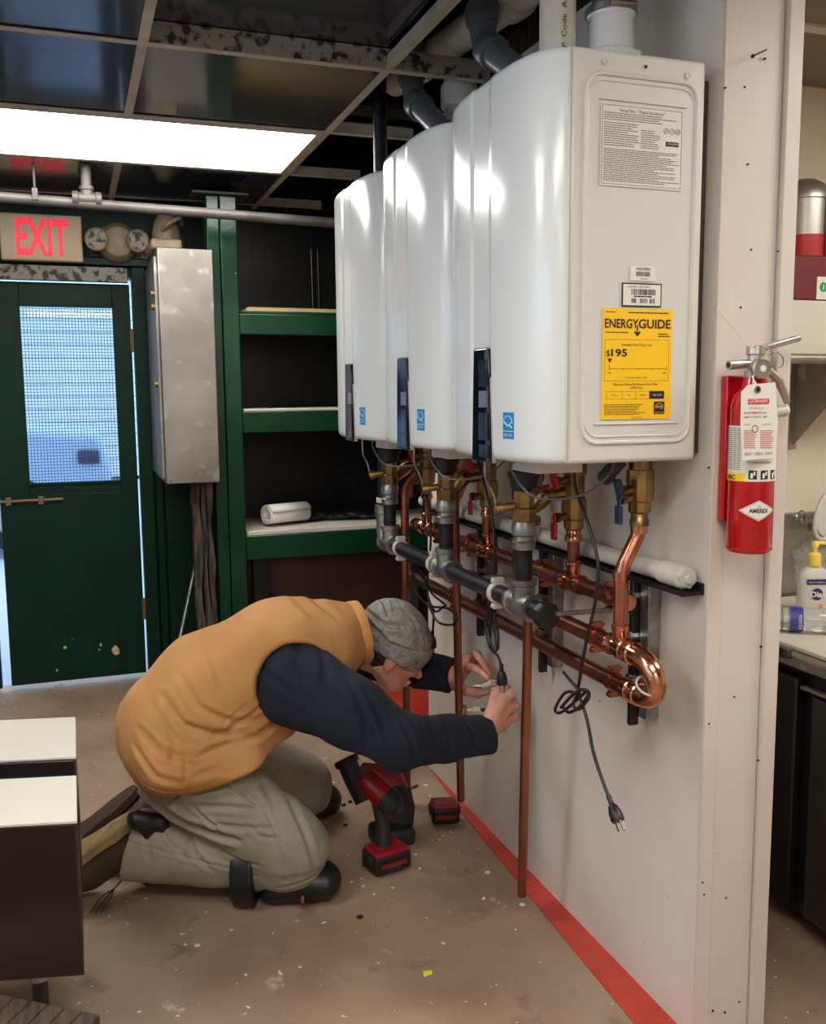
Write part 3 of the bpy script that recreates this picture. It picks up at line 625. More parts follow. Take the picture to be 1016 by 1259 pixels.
# ------------------------------------------------------------------ copper pipework
AX, AZ, BX, BZ, CX, CZ = -.08, .872, -.10, .784, -.085, .700
Ay0, Ay1 = at(775, 752, 'X', AX).y, at(512, 645, 'X', AX).y
cm = thing('copper_manifold', 'bright copper header pipes with a big return bend beside the partition wall', 'copper pipe', (BX, 1.6, BZ))
B(MB().cyl((AX, Ay0+.01, AZ), (AX, Ay1, AZ), .0175, 24), 'pipe', M_copper_old, cm)
for y_, s_ in ((Ay0+.012, -1), (Ay1, 1)): B(MB().lathe((AX, y_-s_*.025, AZ), (0, s_, 0), [(0, .0178), (0, .021), (.028, .021), (.034, .016), (.036, .003)], 24), 'cap', M_copper_new, cm)
By0 = at(773, 819, 'X', BX).y; Ye = 2.86
B(MB().cyl((BX, By0, BZ), (BX, Ye, BZ), .0175, 24), 'pipe', M_copper_old, cm)
B(MB().cyl((CX, By0-.02, CZ), (CX, Ye, CZ), .0175, 24), 'pipe', M_copper_old, cm)
ubc = [Vector((BX, By0+.01, BZ))]; 
for k in range(17):
    a = math.pi/2-math.pi*k/16; ubc.append(Vector((BX+(CX-BX)*k/16, By0-.02-.062*math.cos(a)**.8 if math.cos(a) > 1e-6 else By0-.02, (BZ+CZ)/2+(BZ-CZ)/2*math.sin(a))))
ubc.append(Vector((CX, By0+.01, CZ)))
B(MB().tube(ubc, .0205, 28), 'return_bend', M_copper_new, cm)
for (x, z) in ((BX, BZ), (CX, CZ)): B(MB().lathe((x, By0-.022, z), (0, 1, 0), [(0, .0205), (.003, .0235), (.02, .0235), (.023, .0215), (.028, .0215), (.03, .0235), (.046, .0235), (.05, .0178)], 26), 'bend_socket', M_copper_new, cm)
B(MB().tube([(BX-.0, By0-.066+.0235*math.sin(a)*.55, (BZ+CZ)/2+.006+.0235*math.cos(a)*0+.0235*math.sin(a)*.75) if False else (BX+.024*math.cos(a), By0-.070+.024*math.sin(a)*.8, .735+.024*math.sin(a)*.55) for a in np.linspace(0, 6.283, 22)[:-1]], .0022, 6, closed=True), 'tie_wrap', M_pvcw, cm)
def cring(par, u, v, X, Z): return ringclamp(par, (X, at(u, v, 'X', X).y, Z), (0, 1, 0), .0182, M_copper, t=.006)
for u, v in ((673, 706), (752, 745), (539, 652), (581, 672)): cring(cm, u, v, AX, AZ)
for u, v in ((734, 795), (600, 725)): cring(cm, u, v, BX, BZ)
for u, v in ((755, 844), (560, 735)): cring(cm, u, v, CX, CZ)
def ctee(y, x, z):
    B(MB().lathe((x, y-.04, z), (0, 1, 0), [(0, .0178), (0, .0205), (.005, .0225), (.013, .0225), (.016, .0200), (.064, .0200), (.067, .0225), (.075, .0225), (.08, .0205), (.08, .0178)], 24), 'tee', M_copper_new, cm)
    B(MB().lathe((x, y, z), (0, 0, 1), [(.01, .0155), (.032, .0155), (.035, .0175), (.046, .0175), (.05, .0135)], 20), 'tee_branch', M_copper_new, cm)
cy1 = at(763, 770, 'X', BX).y; hy1 = at(705, 700, 'X', AX).y
vc = at(787, 610, 'Y', cy1)                   # cold valve position
zz = lambda v, Y, X: at(785, v, 'Y', Y).z
for k in range(3):
    yy = cy1+HS*k; ctee(yy, BX, BZ)
    z1_, z2_ = at(765, 700, 'X', BX).z, at(787, 655, 'Y', cy1).z
    B(MB().tube(bend([(BX, yy, BZ+.03), (BX, yy, z1_), (vc.x, yy, z2_), (vc.x, yy, z2_+.03)], .02), .0145, 20), 'riser', M_copper, cm)
    for (zc, xx) in ((z1_-.012, BX), (z2_+.008, vc.x)): B(MB().lathe((xx, yy, zc-.008), (0, 0, 1), [(0, .0148), (0, .0172), (.016, .0172), (.016, .0148)], 20), 'riser_socket', M_copper_new, cm)
    yh = hy1+HS*k; ctee(yh, AX, AZ); hz = at(703, 664, 'X', AX).z
    B(MB().cyl((AX, yh, AZ+.03), (AX, yh, hz+.01), .0140, 20), 'riser', M_copper_old, cm)
# brass isolation valves
def valve(x, y, zb, zt_, lever, lab, grp, relief=False):
    t = thing('isolation_valve', lab, 'valve', (x, y, zb), grp); H = zt_-zb
    B(MB().lathe((x, y, zb), (0, 0, 1), [(0, .0145), (0, .019), (.012, .019), (.015, .0165), (.028, .0165)], 20), 'press_collar', M_copper_new if relief else M_brass, t)
    B(MB().lathe((x, y, zb+.024), (0, 0, 1), [(0, .018), (.004, .022), (.022, .022), (.026, .026), (.05, .028), (.07, .026), (.074, .023), (H-.06, .023), (H-.055, .027), (H-.03, .027), (H-.028, .020), (H-.02, .020)], 10), 'valve_body', M_brass, t, ang=25)
    B(MB().lathe((x, y, zt_-.006), (0, 0, 1), [(0, .018), (.0, .023), (.028, .023)], 24), 'union_nut', M_brass, t)
    for s_, dz in ((0, .045), (1, H-.055)):
        zc = zb+dz+.01
        a = B(MB().cyl((x-.02, y-.004, zc), (x-.046, y-.01, zc), .009, 12).cyl((x-.044, y-.01, zc), (x-.052, y-.012, zc), .012, 6), 'stem', M_brass, t)
        if s_ == 0: B(MB().obox((x-.056, y-.014, zc-.03), (1, 0, 0), (0, 1, 0), (0, 0, 1), .004, .010, .018).obox((x-.055, y-.014, zc-.006), (1, 0, 0), (0, 1, 0), (0, 0, 1), .002, .006, .014), 'lever', lever, a, bevel=.002)
        else: B(MB().obox((x-.056, y-.014, zc+.004), (1, 0, .3), (0, 1, 0), (-.3, 0, 1), .005, .011, .02), 'lever', lever, a, bevel=.003)
    if relief:
        zc = zb+H*.62; a = Vector((x, y, zc)); b_ = a+Vector((-.055, .03, -.012)); c_ = b_+Vector((-.03, .03, -.04))
        rv = B(MB().cyl(a, b_, .014, 14).lathe(b_, (c_-b_), [(-.01, .017), (.01, .02), (.03, .018), (.05, .015)], 12), 'relief_valve', M_brass, t)
        B(MB().obox(b_+Vector((-.01, -.01, .02)), (1, .3, .2), (0, 1, 0), (0, 0, 1), .016, .006, .004), 'relief_lever', lever, rv, bevel=.002)
    return t
names_ = ['nearest', 'middle', 'farthest']
for k in range(3):
    valve(vc.x, cy1+HS*k, at(787, 655, 'Y', cy1).z+.015, HZ0-.02, M_bluelever, 'brass isolation valve with blue levers under the %s heater' % names_[k], 'blue lever valves')
    valve(AX, hy1+HS*k, at(703, 664, 'X', AX).z, HZ0-.02, M_redlever, 'brass isolation valve with red levers under the %s heater' % names_[k], 'red lever valves', True)
# copper relief drains
def drain(name_lab, pts, r=.0105):
    t = thing('drain_pipe', name_lab, 'copper pipe', pts[-1], 'copper relief drains')
    B(MB().tube(bend(pts, .03), r, 18), 'pipe', M_copper_old, t)
    return t
# nearest: elbow by the relief valve, short drop, then long hanging pipe
pz = at(636, 745, 'X', -.155)
e0 = at(662, 640, 'X', -.13); e1 = at(645, 645, 'X', -.155); e2 = at(634, 665, 'X', -.155)
d_ = drain('copper relief pipe on the nearest heater, hanging to just above the red strip', [e0, at(640, 640, 'X', -.155), Vector((pz.x, pz.y, at(636, 740, 'X', -.155).z))], .0125)
B(MB().lathe((pz.x, pz.y, pz.z-.01), (0, 0, 1), [(0, .013), (0, .016), (.03, .016), (.03, .0128)], 20), 'elbow', M_copper_new, d_)
B(MB().lathe((pz.x, pz.y, at(634, 668, 'X', -.155).z), (0, 0, 1), [(0, .013), (0, .0155), (.012, .0155), (.012, .013)], 20), 'elbow_ring', M_copper_new, d_)
lo = at(642, 1101, 'X', -.125); hi = at(650, 745, 'X', -.15)
B(MB().cyl(hi, lo, .0112, 20), 'hanging_pipe', M_copper_old, d_)
B(MB().tube([pz, hi], .0115, 16), 'elbow', M_copper, d_)
lo2 = at(567, 984, 'X', -.1); hi2 = at(559, 600, 'X', -.15)
d2_ = drain('copper relief pipe on the middle heater, running down beside the hands', [at(575, 578, 'X', -.12), hi2, lo2], .0115)
jb = at(568, 873, 'X', -.105)
B(MB().lathe(jb-Vector((0, 0, .012)), (0, 0, 1), [(0, .012), (0, .015), (.024, .015), (.024, .012)], 16), 'clamp_ring', M_copper_new, d2_)
B(MB().cyl(jb, jb+Vector((.03, -.01, 0)), .005, 10).cyl(jb+Vector((.03, -.01, 0)), jb+Vector((.05, -.015, 0)), .009, 8), 'clamp_bolt', M_pvcw, d2_)
B(MB().cyl(jb+Vector((.05, -.015, 0)), jb+Vector((.095, -.06, .004)), .005, 10), 'clamp_rod', M_blackpl, d2_)
lo3 = at(500, 879, 'X', .06); hi3 = at(497, 612, 'X', -.17)
d3_ = drain('copper relief pipe on the farthest heater, seen just above the grey knit hat', [at(514, 580, 'X', -.15), at(498, 598, 'X', -.17), Vector((-.17, hi3.y, .02))], .0125)
# wall channel, strut posts and rods
rk = thing('strut_rack', 'black and grey steel strut rack holding the pipes off the white wall', 'pipe rack', (-.02, 1.7, .9))
B(MB().box((-.05, 1.456, .908), (-.004, 2.9, .915)).box((-.007, 1.456, .908), (-.001, 2.9, .93)), 'angle_rail', M_blackpl, rk, smooth=False)
for k, (u, v) in enumerate(((797, 760), (681, 760), (602, 720))):
    y = at(u, v, 'X', -.015).y
    B(MB().box((-.03, y-.024, .62), (-.001, y+.006, .907)), 'strut_channel', M_galv, rk, bevel=.002)
    B(MB().box((-.045, y+.010, .60), (-.025, y+.024, .907)), 'strut_bar', M_blackpl, rk, bevel=.002)
    for z in (.885-.01, .79, .70): B(MB().cyl((-.05, y+.017, z), (-.02, y+.017, z), .011, 6).cyl((-.10, y+.017, z), (-.04, y+.017, z), .0045, 8), 'strut_bolt', M_galv, rk)
    B(MB().cyl((GX, y+.03, GZ+.012), (-.04, y+.017, GZ+.012), .005, 8), 'hanger_rod', M_galv, rk)
pv = thing('condensate_pipe', 'white plastic pipe with hexagonal end plug lying along the wall', 'pipe', (-.03, 1.5, .94))
ye_ = at(838, 712, 'X', -.03).y
B(MB().cyl((-.027, ye_, .9385), (-.027, 2.9, .9385), .0185, 24), 'pipe', M_pvcw, pv)
B(MB().lathe((-.027, ye_+.06, .9385), (0, -1, 0), [(0, .0186), (0, .0225), (.065, .0225), (.067, .018)], 24), 'coupling', M_pvcw, pv)
B(MB().lathe((-.027, ye_-.006, .9385), (0, -1, 0), [(0, .0200), (.012, .0200), (.013, .009), (.02, .009)], 6), 'end_plug', M_pvcw, pv, ang=30)
# ------------------------------------------------------------------ cords
def cord(lab, pts, ends, X, r=.0034, plug_dir=None, loops=None):
    P_ = [at(u, v, 'X', X+(d[0] if d else 0)) for (u, v, *d) in pts]
    t = thing('power_cord', lab, 'power cord', P_[0], 'black power cords hanging from the heaters')
    B(MB().tube(catmull(P_, 7), r, 10), 'cable', M_blackpl, t)
    for lp in (loops or []): B(MB().tube(catmull([at(u, v, 'X', X+dx) for (u, v, dx) in lp], 7), r, 8), 'cable_loop', M_blackpl, t)
    a = P_[-1]; d = (P_[-1]-P_[-2]).normalized() if plug_dir is None else Vector(plug_dir).normalized()
    B(MB().lathe(a-d*.012, d, [(0, .0045), (.006, .0055), (.01, .0045), (.014, .0055), (.018, .0048), (.022, .009), (.034, .0125), (.048, .0135), (.052, .0125)], 14), 'plug', M_blackpl, t)
    e = a+d*.04; sx = d.cross(Vector((0, 1, 0))).normalized(); sy = d.cross(sx)
    for s_ in (-1, 1): B(MB().obox(e+d*.010+sx*(.0063*s_), sx, sy, d, .0008, .0032, .009), 'prong', M_galv, t)
    B(MB().cyl(e+sy*.007, e+sy*.007+d*.02, .0023, 8), 'prong', M_galv, t)
    return t
cord('black power cord of the nearest heater, knotted once with its plug hanging free', [(706, 572), (708, 600, .0), (722, 640), (735, 690), (733, 735), (721, 790), (713, 835), (712, 852), (722, 885), (730, 925), (742, 962), (751, 985)], None, -.17, loops=[
    [(714, 850, .0), (700, 835, -.01), (693, 826, -.012)], [(713, 852, .004), (695, 852, -.01), (683, 872, -.008), (690, 876, 0), (708, 862, .008), (722, 850, .01), (724, 858, 0), (712, 872, -.006), (705, 866, -.008), (713, 850, -.004)], [(690, 870, -.012), (704, 855, -.014), (716, 848, -.012), (724, 852, -.004), (714, 868, .004), (700, 876, .006), (692, 868, .002)]])
cord('black power cord of the middle heater, bundled, with its plug just above the right hand', [(588, 566), (597, 600), (606, 640), (609, 690), (605, 740), (603, 790), (613, 808), (617, 822)], None, -.15, plug_dir=(.05, 0, -1), loops=[
    [(603, 740, .0), (598, 770, -.008), (602, 795, -.008), (610, 800, 0), (607, 775, .006), (602, 745, .004)], [(606, 742, .006), (612, 775, .004), (612, 798, 0), (604, 792, -.006), (599, 765, -.004), (603, 742, .002)], [(602, 744, .004), (597, 768, .0), (606, 800, -.004)]])
cord('black power cord of the farthest heater, coiled in loops beside the knit hat', [(509, 562), (516, 590), (527, 622), (530, 660), (527, 700), (526, 730), (533, 755), (532, 780)], None, -.15, loops=[
    [(524, 715, .0), (512, 702, -.006), (507, 712, -.008), (514, 732, 0), (530, 745, .006), (550, 748, .01), (562, 758, .008), (556, 768, .002), (538, 764, 0), (526, 742, -.004)], [(524, 725, .006), (511, 715, 0), (508, 700, -.006), (518, 703, 0), (530, 728, .006), (546, 742, .01)], [(528, 740, .004), (536, 752, .006), (548, 744, .01)]])
# grey control wires sagging below the casings
for k in range(3):
    wy = yc+HS*k
    tag(B(MB().tube(catmull([(-.30, wy-.02, HZ0+.0), (-.295, wy+.0, HZ0-.03), (-.27, wy-.05, HZ0-.075), (-.2, wy-.1, HZ0-.07), (-.15, wy-.12, HZ0-.03), (-.14, wy-.12, HZ0+.002)], 6), .0022, 8), 'control_wire', M_pvcg, None, base=(-.2, wy, HZ0-.07)), 'thin grey control wire looping under the %s heater' % names_[k], 'wire', 'grey control wires')
bt_ = thing('flexible_boot', 'black rubber elbow boot under the nearest heater next to the blue levers', 'pipe fitting', at(750, 577, 'X', -.12))
B(MB().tube([at(765, 566, 'X', -.10), at(752, 578, 'X', -.12), at(744, 588, 'X', -.12)], [.013, .015, .016], 14), 'boot', M_dark, bt_)

# ------------------------------------------------------------------ green post, shelves, alcove
py_ = 3.9
ps = thing('green_post', 'tall glossy green post carrying the shelves beside the steel cabinet', 'post', (-.5, py_, 0))
B(MB().box((-.566, py_, 0), (-.516, py_+.10, 2.075)), 'post_board', M_green, ps, bevel=.004)
B(MB().box((-.514, py_-.006, 0), (-.447, py_+.1, 2.075)), 'post_board', M_green, ps, bevel=.004)
B(MB().box((-.62, py_-.03, 2.076), (-.40, py_+.12, 2.086)), 'flange_plate', M_dark, ps, bevel=.001)
sh = thing('shelf_unit', 'green painted wooden shelf unit built into the dark alcove', 'shelves', (.1, 4.1, 0))
for z0_, z1_ in ((1.534, 1.618), (1.135, 1.222), (.603, .704)):
    B(MB().box((-.447, py_, z0_), (.85, py_+.035, z1_)), 'shelf_front', M_green, sh, bevel=.004)
B(MB().box((-.44, py_+.01, .704), (.84, YF-.01, .722)), 'shelf_board', M_shelfw, sh, bevel=.002)
B(MB().box((-.44, py_+.003, 1.222), (.84, YF-.01, 1.232)), 'shelf_board', M_shelfw, sh, bevel=.002)
B(MB().box((-.44, py_+.002, 1.618), (.84, YF-.01, 1.628)), 'shelf_board', M_green, sh, bevel=.002)
B(MB().prism([(-.42, py_+.004, 1.6295), (-.40, py_+.06, 1.65), (.84, py_+.06, 1.645), (.84, py_+.004, 1.6295)], (0, .3, 0)), 'shelf_board', M_ply, sh, bevel=.002)
for x in (.28,): B(MB().box((x, py_+.04, 0), (x+.05, py_+.09, .6)), 'shelf_leg', M_dark, sh)
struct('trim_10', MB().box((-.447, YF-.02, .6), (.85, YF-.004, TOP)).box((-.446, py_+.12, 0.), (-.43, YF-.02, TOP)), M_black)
struct('trim_11', MB().box((-.43, 3.985, 0), (.85, 4.0, .60)), M_brownb)
struct('trim_12', MB().box((-.415, 3.93, 0), (-.35, 3.98, .60)), M_black)
cb_ = thing('coat_pipe', 'thin dark pipe standing against the back of the top shelf', 'pipe', (-.1, 4.33, 1.65))
B(MB().cyl((-.03, 4.34, 1.65), (-.035, 4.34, 1.95), .006, 10), 'pipe', M_steel2, cb_)
B(MB().cyl((.0, 4.345, 1.65), (-.003, 4.345, 1.95), .004, 10), 'pipe', M_steel2, cb_)
# white roll on the bottom shelf
c0 = Vector((-.335, 4.02, .722+.052)); dr = Vector((.93, .36, 0)).normalized()
rl_ = thing('paper_roll', 'white roll lying on the lowest green shelf', 'roll', c0)
b_ = MB(); up_ = Vector((0, 0, 1)); sd = dr.cross(up_); prev = None; vs = []; fs = []; n = 46
for i in range(n):
    a = i/n*2*math.pi*2.6+.4; r = .05-.0115*i/n*2.0; 
    for h in (0, .20): vs.append(c0+dr*h+(sd*math.cos(a)*r*1.1+up_*math.sin(a)*r*.92))
for i in range(n-1): fs.append((2*i, 2*i+1, 2*i+3, 2*i+2))
o = link('rolled_sheet', vs, fs, M_tube, rl_); md = o.modifiers.new('thickness', 'SOLIDIFY'); md.thickness = .005
# dark bundle behind
db = thing('dark_bundle', 'dark folded bundle lying behind the white roll on the lowest shelf', 'bundle', (-.05, 4.15, .722))
vs_ = []
b_ = MB()
for i in range(7): b_.ell((-.12+.05*i, 4.15+.02*math.sin(i), .745+.006*math.sin(i*2)), (.06, .08, .022), 14, 8)
B(b_, 'cloth', M_black, db)
# steel cabinet left of the post
sx0, sx1 = -.74, -.5; f0 = at(193, 304, 'Y', 3.82); f1 = at(262, 305, 'Y', 3.82); g0 = at(213, 595, 'Y', 3.82); g1 = at(270, 594, 'Y', 3.82)
X0_, X1_ = f0.x, f1.x; Z0_, Z1_ = g0.z, f0.z
sc = thing('steel_cabinet', 'tall narrow brushed steel cabinet mounted between the green door and the post', 'cabinet', ((X0_+X1_)/2, 3.9, Z0_))
B(MB().box((X0_, 3.82, Z0_), (X1_-.003, 3.888, Z1_)), 'cabinet_front', M_steel, sc, bevel=.003)
B(MB().box((X0_, 3.889, Z0_), (-.575, 4.31, Z1_)), 'cabinet_body', M_steel, sc, bevel=.002)
B(MB().box((X0_-.012, 3.85, Z0_+.02), (X0_-.001, 4.3, Z1_-.03)), 'cabinet_door', M_steel, sc, bevel=.002)
for z in (Z1_-.22, Z1_-.17, Z1_-.52): B(MB().cyl((X0_-.012, 3.87, z), (X0_-.026, 3.87, z), .011, 12), 'latch', M_hinge, sc)
B(MB().lathe((X0_+.015, 3.8195, Z0_+.012), (0, -1, 0), [(0, .003), (.002, .002)], 8), 'rivet', M_hole, sc)
B(MB().box((X0_-.02, 3.86, Z1_+.0), (X0_+.1, 4.1, Z1_+.04)), 'conduit_box', M_emerg, sc, bevel=.01)
sk = thing('sack', 'grimy white plastic jug shape hanging above the steel cabinet', 'jug', (-.68, 4.2, 1.95))
pj = at(205, 285, 'Y', 4.2)
B(MB().lathe((pj.x, 4.22, pj.z-.11), (0, 0, 1), [(0, .03), (.02, .055), (.1, .06), (.15, .05), (.19, .03), (.2, .02)], 18), 'jug_body', M_emerg, sk)
B(MB().tube(bend([(pj.x-.02, 4.16, pj.z+.0), (pj.x+.0, 4.12, pj.z+.02), (pj.x+.05, 4.13, pj.z+.05), (pj.x+.06, 4.18, pj.z+.03)], .02), .009, 10), 'jug_handle', M_emerg, sk)
# split rough wood below the cabinet, leaning pole
rw = thing('rough_timber', 'bark-covered rough timber standing under the steel cabinet', 'timber', (-.6, 3.92, 0))
for x0__, x1__ in ((-.660, -.632), (-.628, -.608), (-.604, -.586)):
    vs = []; fs = []; n = 12
    for i in range(n):
        z = Z0_*1.0*i/(n-1)-.0; j = .004*rng.normal(size=4)
        vs += [(x0__+j[0], 3.88+j[1], z), (x1__+j[2], 3.875+j[3], z), (x1__+j[2], 3.95, z), (x0__+j[0], 3.95, z)]
    for i in range(n-1):
        for k in range(4): fs.append((4*i+k, 4*i+(k+1) % 4, 4*i+4+(k+1) % 4, 4*i+4+k))
    fs += [(3, 2, 1, 0), (4*n-4, 4*n-3, 4*n-2, 4*n-1)]
    link('wood_strip', vs, fs, M_bark, rw)
po = thing('leaning_pole', 'thin grey pole leaning on the dark wall behind the man', 'pole', (-.75, 4.0, 0))
pt = at(240, 697, 'Y', 4.05); pb = at(212, 830, 'Y', 3.95)
B(MB().cyl(pb, pt, .0085, 12), 'shaft', M_galv, po); B(MB().ell(pt, .0095, 10, 6), 'pole_tip', M_galv, po)
B(MB().cyl(pb+(pb-pt).normalized()*((pb.z-.0)/max(.01, (pt-pb).normalized().z)), pb, .0085, 12), 'shaft', M_galv, po)
# ------------------------------------------------------------------ exit sign, twin head lamp, sprinkler pipe
ex = thing('exit_sign', 'exit sign with red letters above the green door', 'sign', at(50, 322, 'Y', 4.3))
e = [at(1, 259, 'Y', 4.3), at(100, 267, 'Y', 4.3), at(98, 323, 'Y', 4.3), at(0, 318, 'Y', 4.3)]
zt_, zb_ = (e[0].z+e[1].z)/2, (e[2].z+e[3].z)/2
B(MB().box((e[0].x-.01, 4.3, zb_), (e[1].x, 4.37, zt_)), 'sign_box', M_exitpl, ex, bevel=.006)
text('EXIT', 'lettering', M_exitred, ex, (at(20, 300, 'Y', 4.299).x, 4.2995, zb_+.026), (1, 0, 0), (0, 0, 1), .145, at(85, 300, 'Y', 4.299).x-at(20, 300, 'Y', 4.299).x, depth=.001, bold=.03)
tl = thing('emergency_light', 'twin-headed cream emergency light beside the exit sign', 'lamp', at(146, 310, 'Y', 4.3))
c1 = at(120, 293, 'Y', 4.26); c2 = at(171, 295, 'Y', 4.26); cm_ = (c1+c2)/2
B(MB().lathe((cm_.x, 4.37, cm_.z-.005), (0, -1, 0), [(0, .085), (.06, .082), (.085, .06), (.09, .02)], 24), 'lamp_body', M_emerg, tl).scale = (1, 1, 1)
for c in (c1, c2):
    hd = B(MB().lathe((c.x, c.y+.04, c.z), (-.1, -1, -.1), [(0, .02), (.015, .042), (.05, .048), (.055, .044), (.052, .040)], 22), 'lamp_head', M_emerg, tl)
    B(MB().lathe((c.x-.004, c.y-.010, c.z-.004), (-.1, -1, -.1), [(0, .040), (.003, .039), (.003, .030), (.006, .029), (.006, .016), (.009, .014)], 20), 'lamp_lens', M_speck, hd)
Yp = 3.72; zp = 1.967
M_gpipe = mat('dull grey pipe', (92, 88, 84), .5, .3, (70, 66, 62), 8, .4, .7)
sp_ = thing('sprinkler_pipe', 'grey iron pipe running across the room below the ceiling', 'pipe', (-.6, Yp, zp))
B(MB().cyl((-2.6, Yp, at(0, 243, 'Y', Yp).z+.03), (.28, Yp, at(420, 273, 'Y', Yp).z-.013), .019, 20), 'pipe', M_gpipe, sp_)
tx = at(107, 245, 'Y', Yp)
B(MB().lathe((tx.x-.05, Yp, tx.z), (1, 0, 0), [(0, .02), (0, .027), (.018, .028), (.022, .024), (.078, .024), (.082, .028), (.1, .027), (.1, .02)], 20), 'tee', M_gpipe, sp_)
B(MB().lathe((tx.x, Yp, tx.z), (0, 0, 1), [(0, .022), (.03, .022), (.032, .026), (.045, .026), (.046, .019), (CEIL-tx.z+.003, .019)], 20), 'tee_branch', M_gpipe, sp_)
hx = at(43, 240, 'Y', Yp)
B(MB().box((hx.x-.01, Yp-.022, hx.z-.02), (hx.x+.01, Yp+.022, hx.z+.022)).cyl((hx.x, Yp, hx.z+.02), (hx.x, Yp, CEIL), .005, 8), 'hanger', M_gpipe, sp_, bevel=.003)
# ------------------------------------------------------------------ fire extinguisher
exx, exy, R_ = .0445, 1.392, .0402
z0_ = at(923, 682, 'Y', exy-.03).z; zs = at(923, 474, 'Y', exy).z
fe = thing('fire_extinguisher', 'red fire extinguisher with paper tag hanging on the wall end', 'fire extinguisher', (exx, exy, z0_))
B(MB().lathe((exx, exy, z0_), (0, 0, 1), [(0, R_-.006), (.002, R_-.002), (.006, R_), (zs-z0_-.035, R_), (zs-z0_-.018, R_-.004), (zs-z0_-.004, R_-.016), (zs-z0_+.004, .022), (zs-z0_+.014, .020)], 40), 'cylinder', M_red, fe, ang=50)
B(MB().lathe((exx, exy, z0_+.006), (0, 0, 1), [(0, R_), (0, R_+.0008), (.004, R_+.0008), (.004, R_)], 36), 'base_ring', M_red, fe)
def curved(u0, v0, u1, v1, name, m_, par, off=.0006, n=14):
    # label wrapped on the cylinder: azimuth range from photo columns, z from rows
    def az(u):
        best = min(np.linspace(-math.pi, 0, 400), key=lambda a: abs(proj_u(exx+R_*math.cos(a), exy+R_*math.sin(a), z0_+.15)-u)); return best
    a0, a1 = az(u0), az(u1); za, zb = at(923, v0, 'Y', exy-R_).z, at(923, v1, 'Y', exy-R_).z
    return cyl_patch(a0, a1, zb, za, name, m_, par, off, n)
def proj_u(x, y, z):
    d = np.array([x, y, z])-CAM; return 508+F_PX*(d@rgt)/(d@fwd) if (x-CAM[0])*(math.cos(0)) else 0
def cyl_patch(a0, a1, zb, za, name, m_, par, off=.0006, n=14):
    vs = []; fs = []
    for k in range(n+1):
        a = a0+(a1-a0)*k/n; vs += [(exx+(R_+off)*math.cos(a), exy+(R_+off)*math.sin(a), zb), (exx+(R_+off)*math.cos(a), exy+(R_+off)*math.sin(a), za)]
    for k in range(n): fs.append((2*k, 2*k+2, 2*k+3, 2*k+1))
    return link(name, vs, fs, m_, par)
def wraptext(s_, a_l, a_r, zb, h, m_, par, off=.0012, bold=0.):
    o = text(s_, 'lettering', m_, par, (0, 0, 0), (1, 0, 0), (0, 1, 0), h, (a_r-a_l)*R_, depth=0, bold=bold)
    b = Vector(par.get('_b', (0, 0, 0)))
    for v in o.data.vertices:
        c = v.co+b; a = a_l+c.x/R_; v.co = Vector((exx+(R_+off)*math.cos(a), exy+(R_+off)*math.sin(a), zb+c.y))-b
    return o
zl0, zl1 = at(923, 593, 'Y', exy-R_).z, at(923, 524, 'Y', exy-R_).z
A0, A1 = -math.pi*1.3, -.15*math.pi
lb = cyl_patch(A0, A1, zl0, zl1, 'wrap_label', M_paper, fe)
cyl_patch(A0, -.8*math.pi, zl0, zl0+.014, 'yellow_band', M_yellow, lb, .0009)
wraptext('ABC', -1.14*math.pi, -.94*math.pi, zl0+.003, .008, M_ink, lb, bold=.04)
b_ = MB()
for i in range(22):
    z = zl1-.006-i*.0036
    if z < zl0+.018: break
    for (a, bb) in ((-1.2*math.pi, -.86*math.pi),):
        for k in range(5):
            aa = a+(bb-a)*k/5; ab = aa+(bb-a)/5*.8
            b_.add([(exx+(R_+.001)*math.cos(q), exy+(R_+.001)*math.sin(q), zz_) for q, zz_ in ((aa, z), (ab, z), (ab, z+.0013), (aa, z+.0013))], [(0, 1, 2, 3)])
o = B(b_, 'fine_print', M_grayink, lb, smooth=False); o['kind'] = 'stuff'
wraptext('DRY CHEMICAL EXTINGUISHER', -.78*math.pi, -.45*math.pi, zl0+.032, .004, M_ink, lb)
for a in (-.70, -.54, -.38):
    pc = cyl_patch((a-.055)*math.pi, (a+.055)*math.pi, zl0+.004, zl0+.02, 'pictogram', M_ink, lb, .001)
    cyl_patch((a-.03)*math.pi, (a+.005)*math.pi, zl0+.006, zl0+.015, 'pictogram_figure', M_paper, pc, .0014, 4)
    cyl_patch((a+.012)*math.pi, (a+.035)*math.pi, zl0+.011, zl0+.018, 'pictogram_figure', M_paper, pc, .0014, 4)
dz_ = at(923, 629, 'Y', exy-R_).z; ac = -.60*math.pi
def diamond(w_, h_, off, m_, nm, par):
    vs = []; fs = []; n = 16
    for k in range(n+1):
        t_ = -1+2*k/n; a = ac+w_*t_; hh = h_*(1-abs(t_))+1e-4
        vs += [(exx+(R_+off)*math.cos(a), exy+(R_+off)*math.sin(a), dz_-hh), (exx+(R_+off)*math.cos(a), exy+(R_+off)*math.sin(a), dz_+hh)]
    for k in range(n): fs.append((2*k, 2*k+2, 2*k+3, 2*k+1))
    return link(nm, vs, fs, m_, par)
dm = diamond(.86, .0185, .0007, M_paper, 'diamond_emblem', fe); diamond(.8, .0168, .001, M_grayink, 'emblem_edge', dm); diamond(.77, .0160, .0013, M_paper, 'emblem_face', dm)
wraptext('AMEREX', ac-.42, ac+.42, dz_-.0035, .0075, M_ink, dm, .0018, bold=.03); wraptext('UL', ac-.08, ac+.08, dz_+.006, .004, M_ink, dm, .0018)
B(MB().box((.012, 1.425, at(900, 640, 'Y', 1.43).z), (.07, 1.4435, at(900, 462, 'Y', 1.43).z)), 'wall_bracket', M_red, fe, bevel=.002)
ze = at(933, 455, 'Y', exy).z
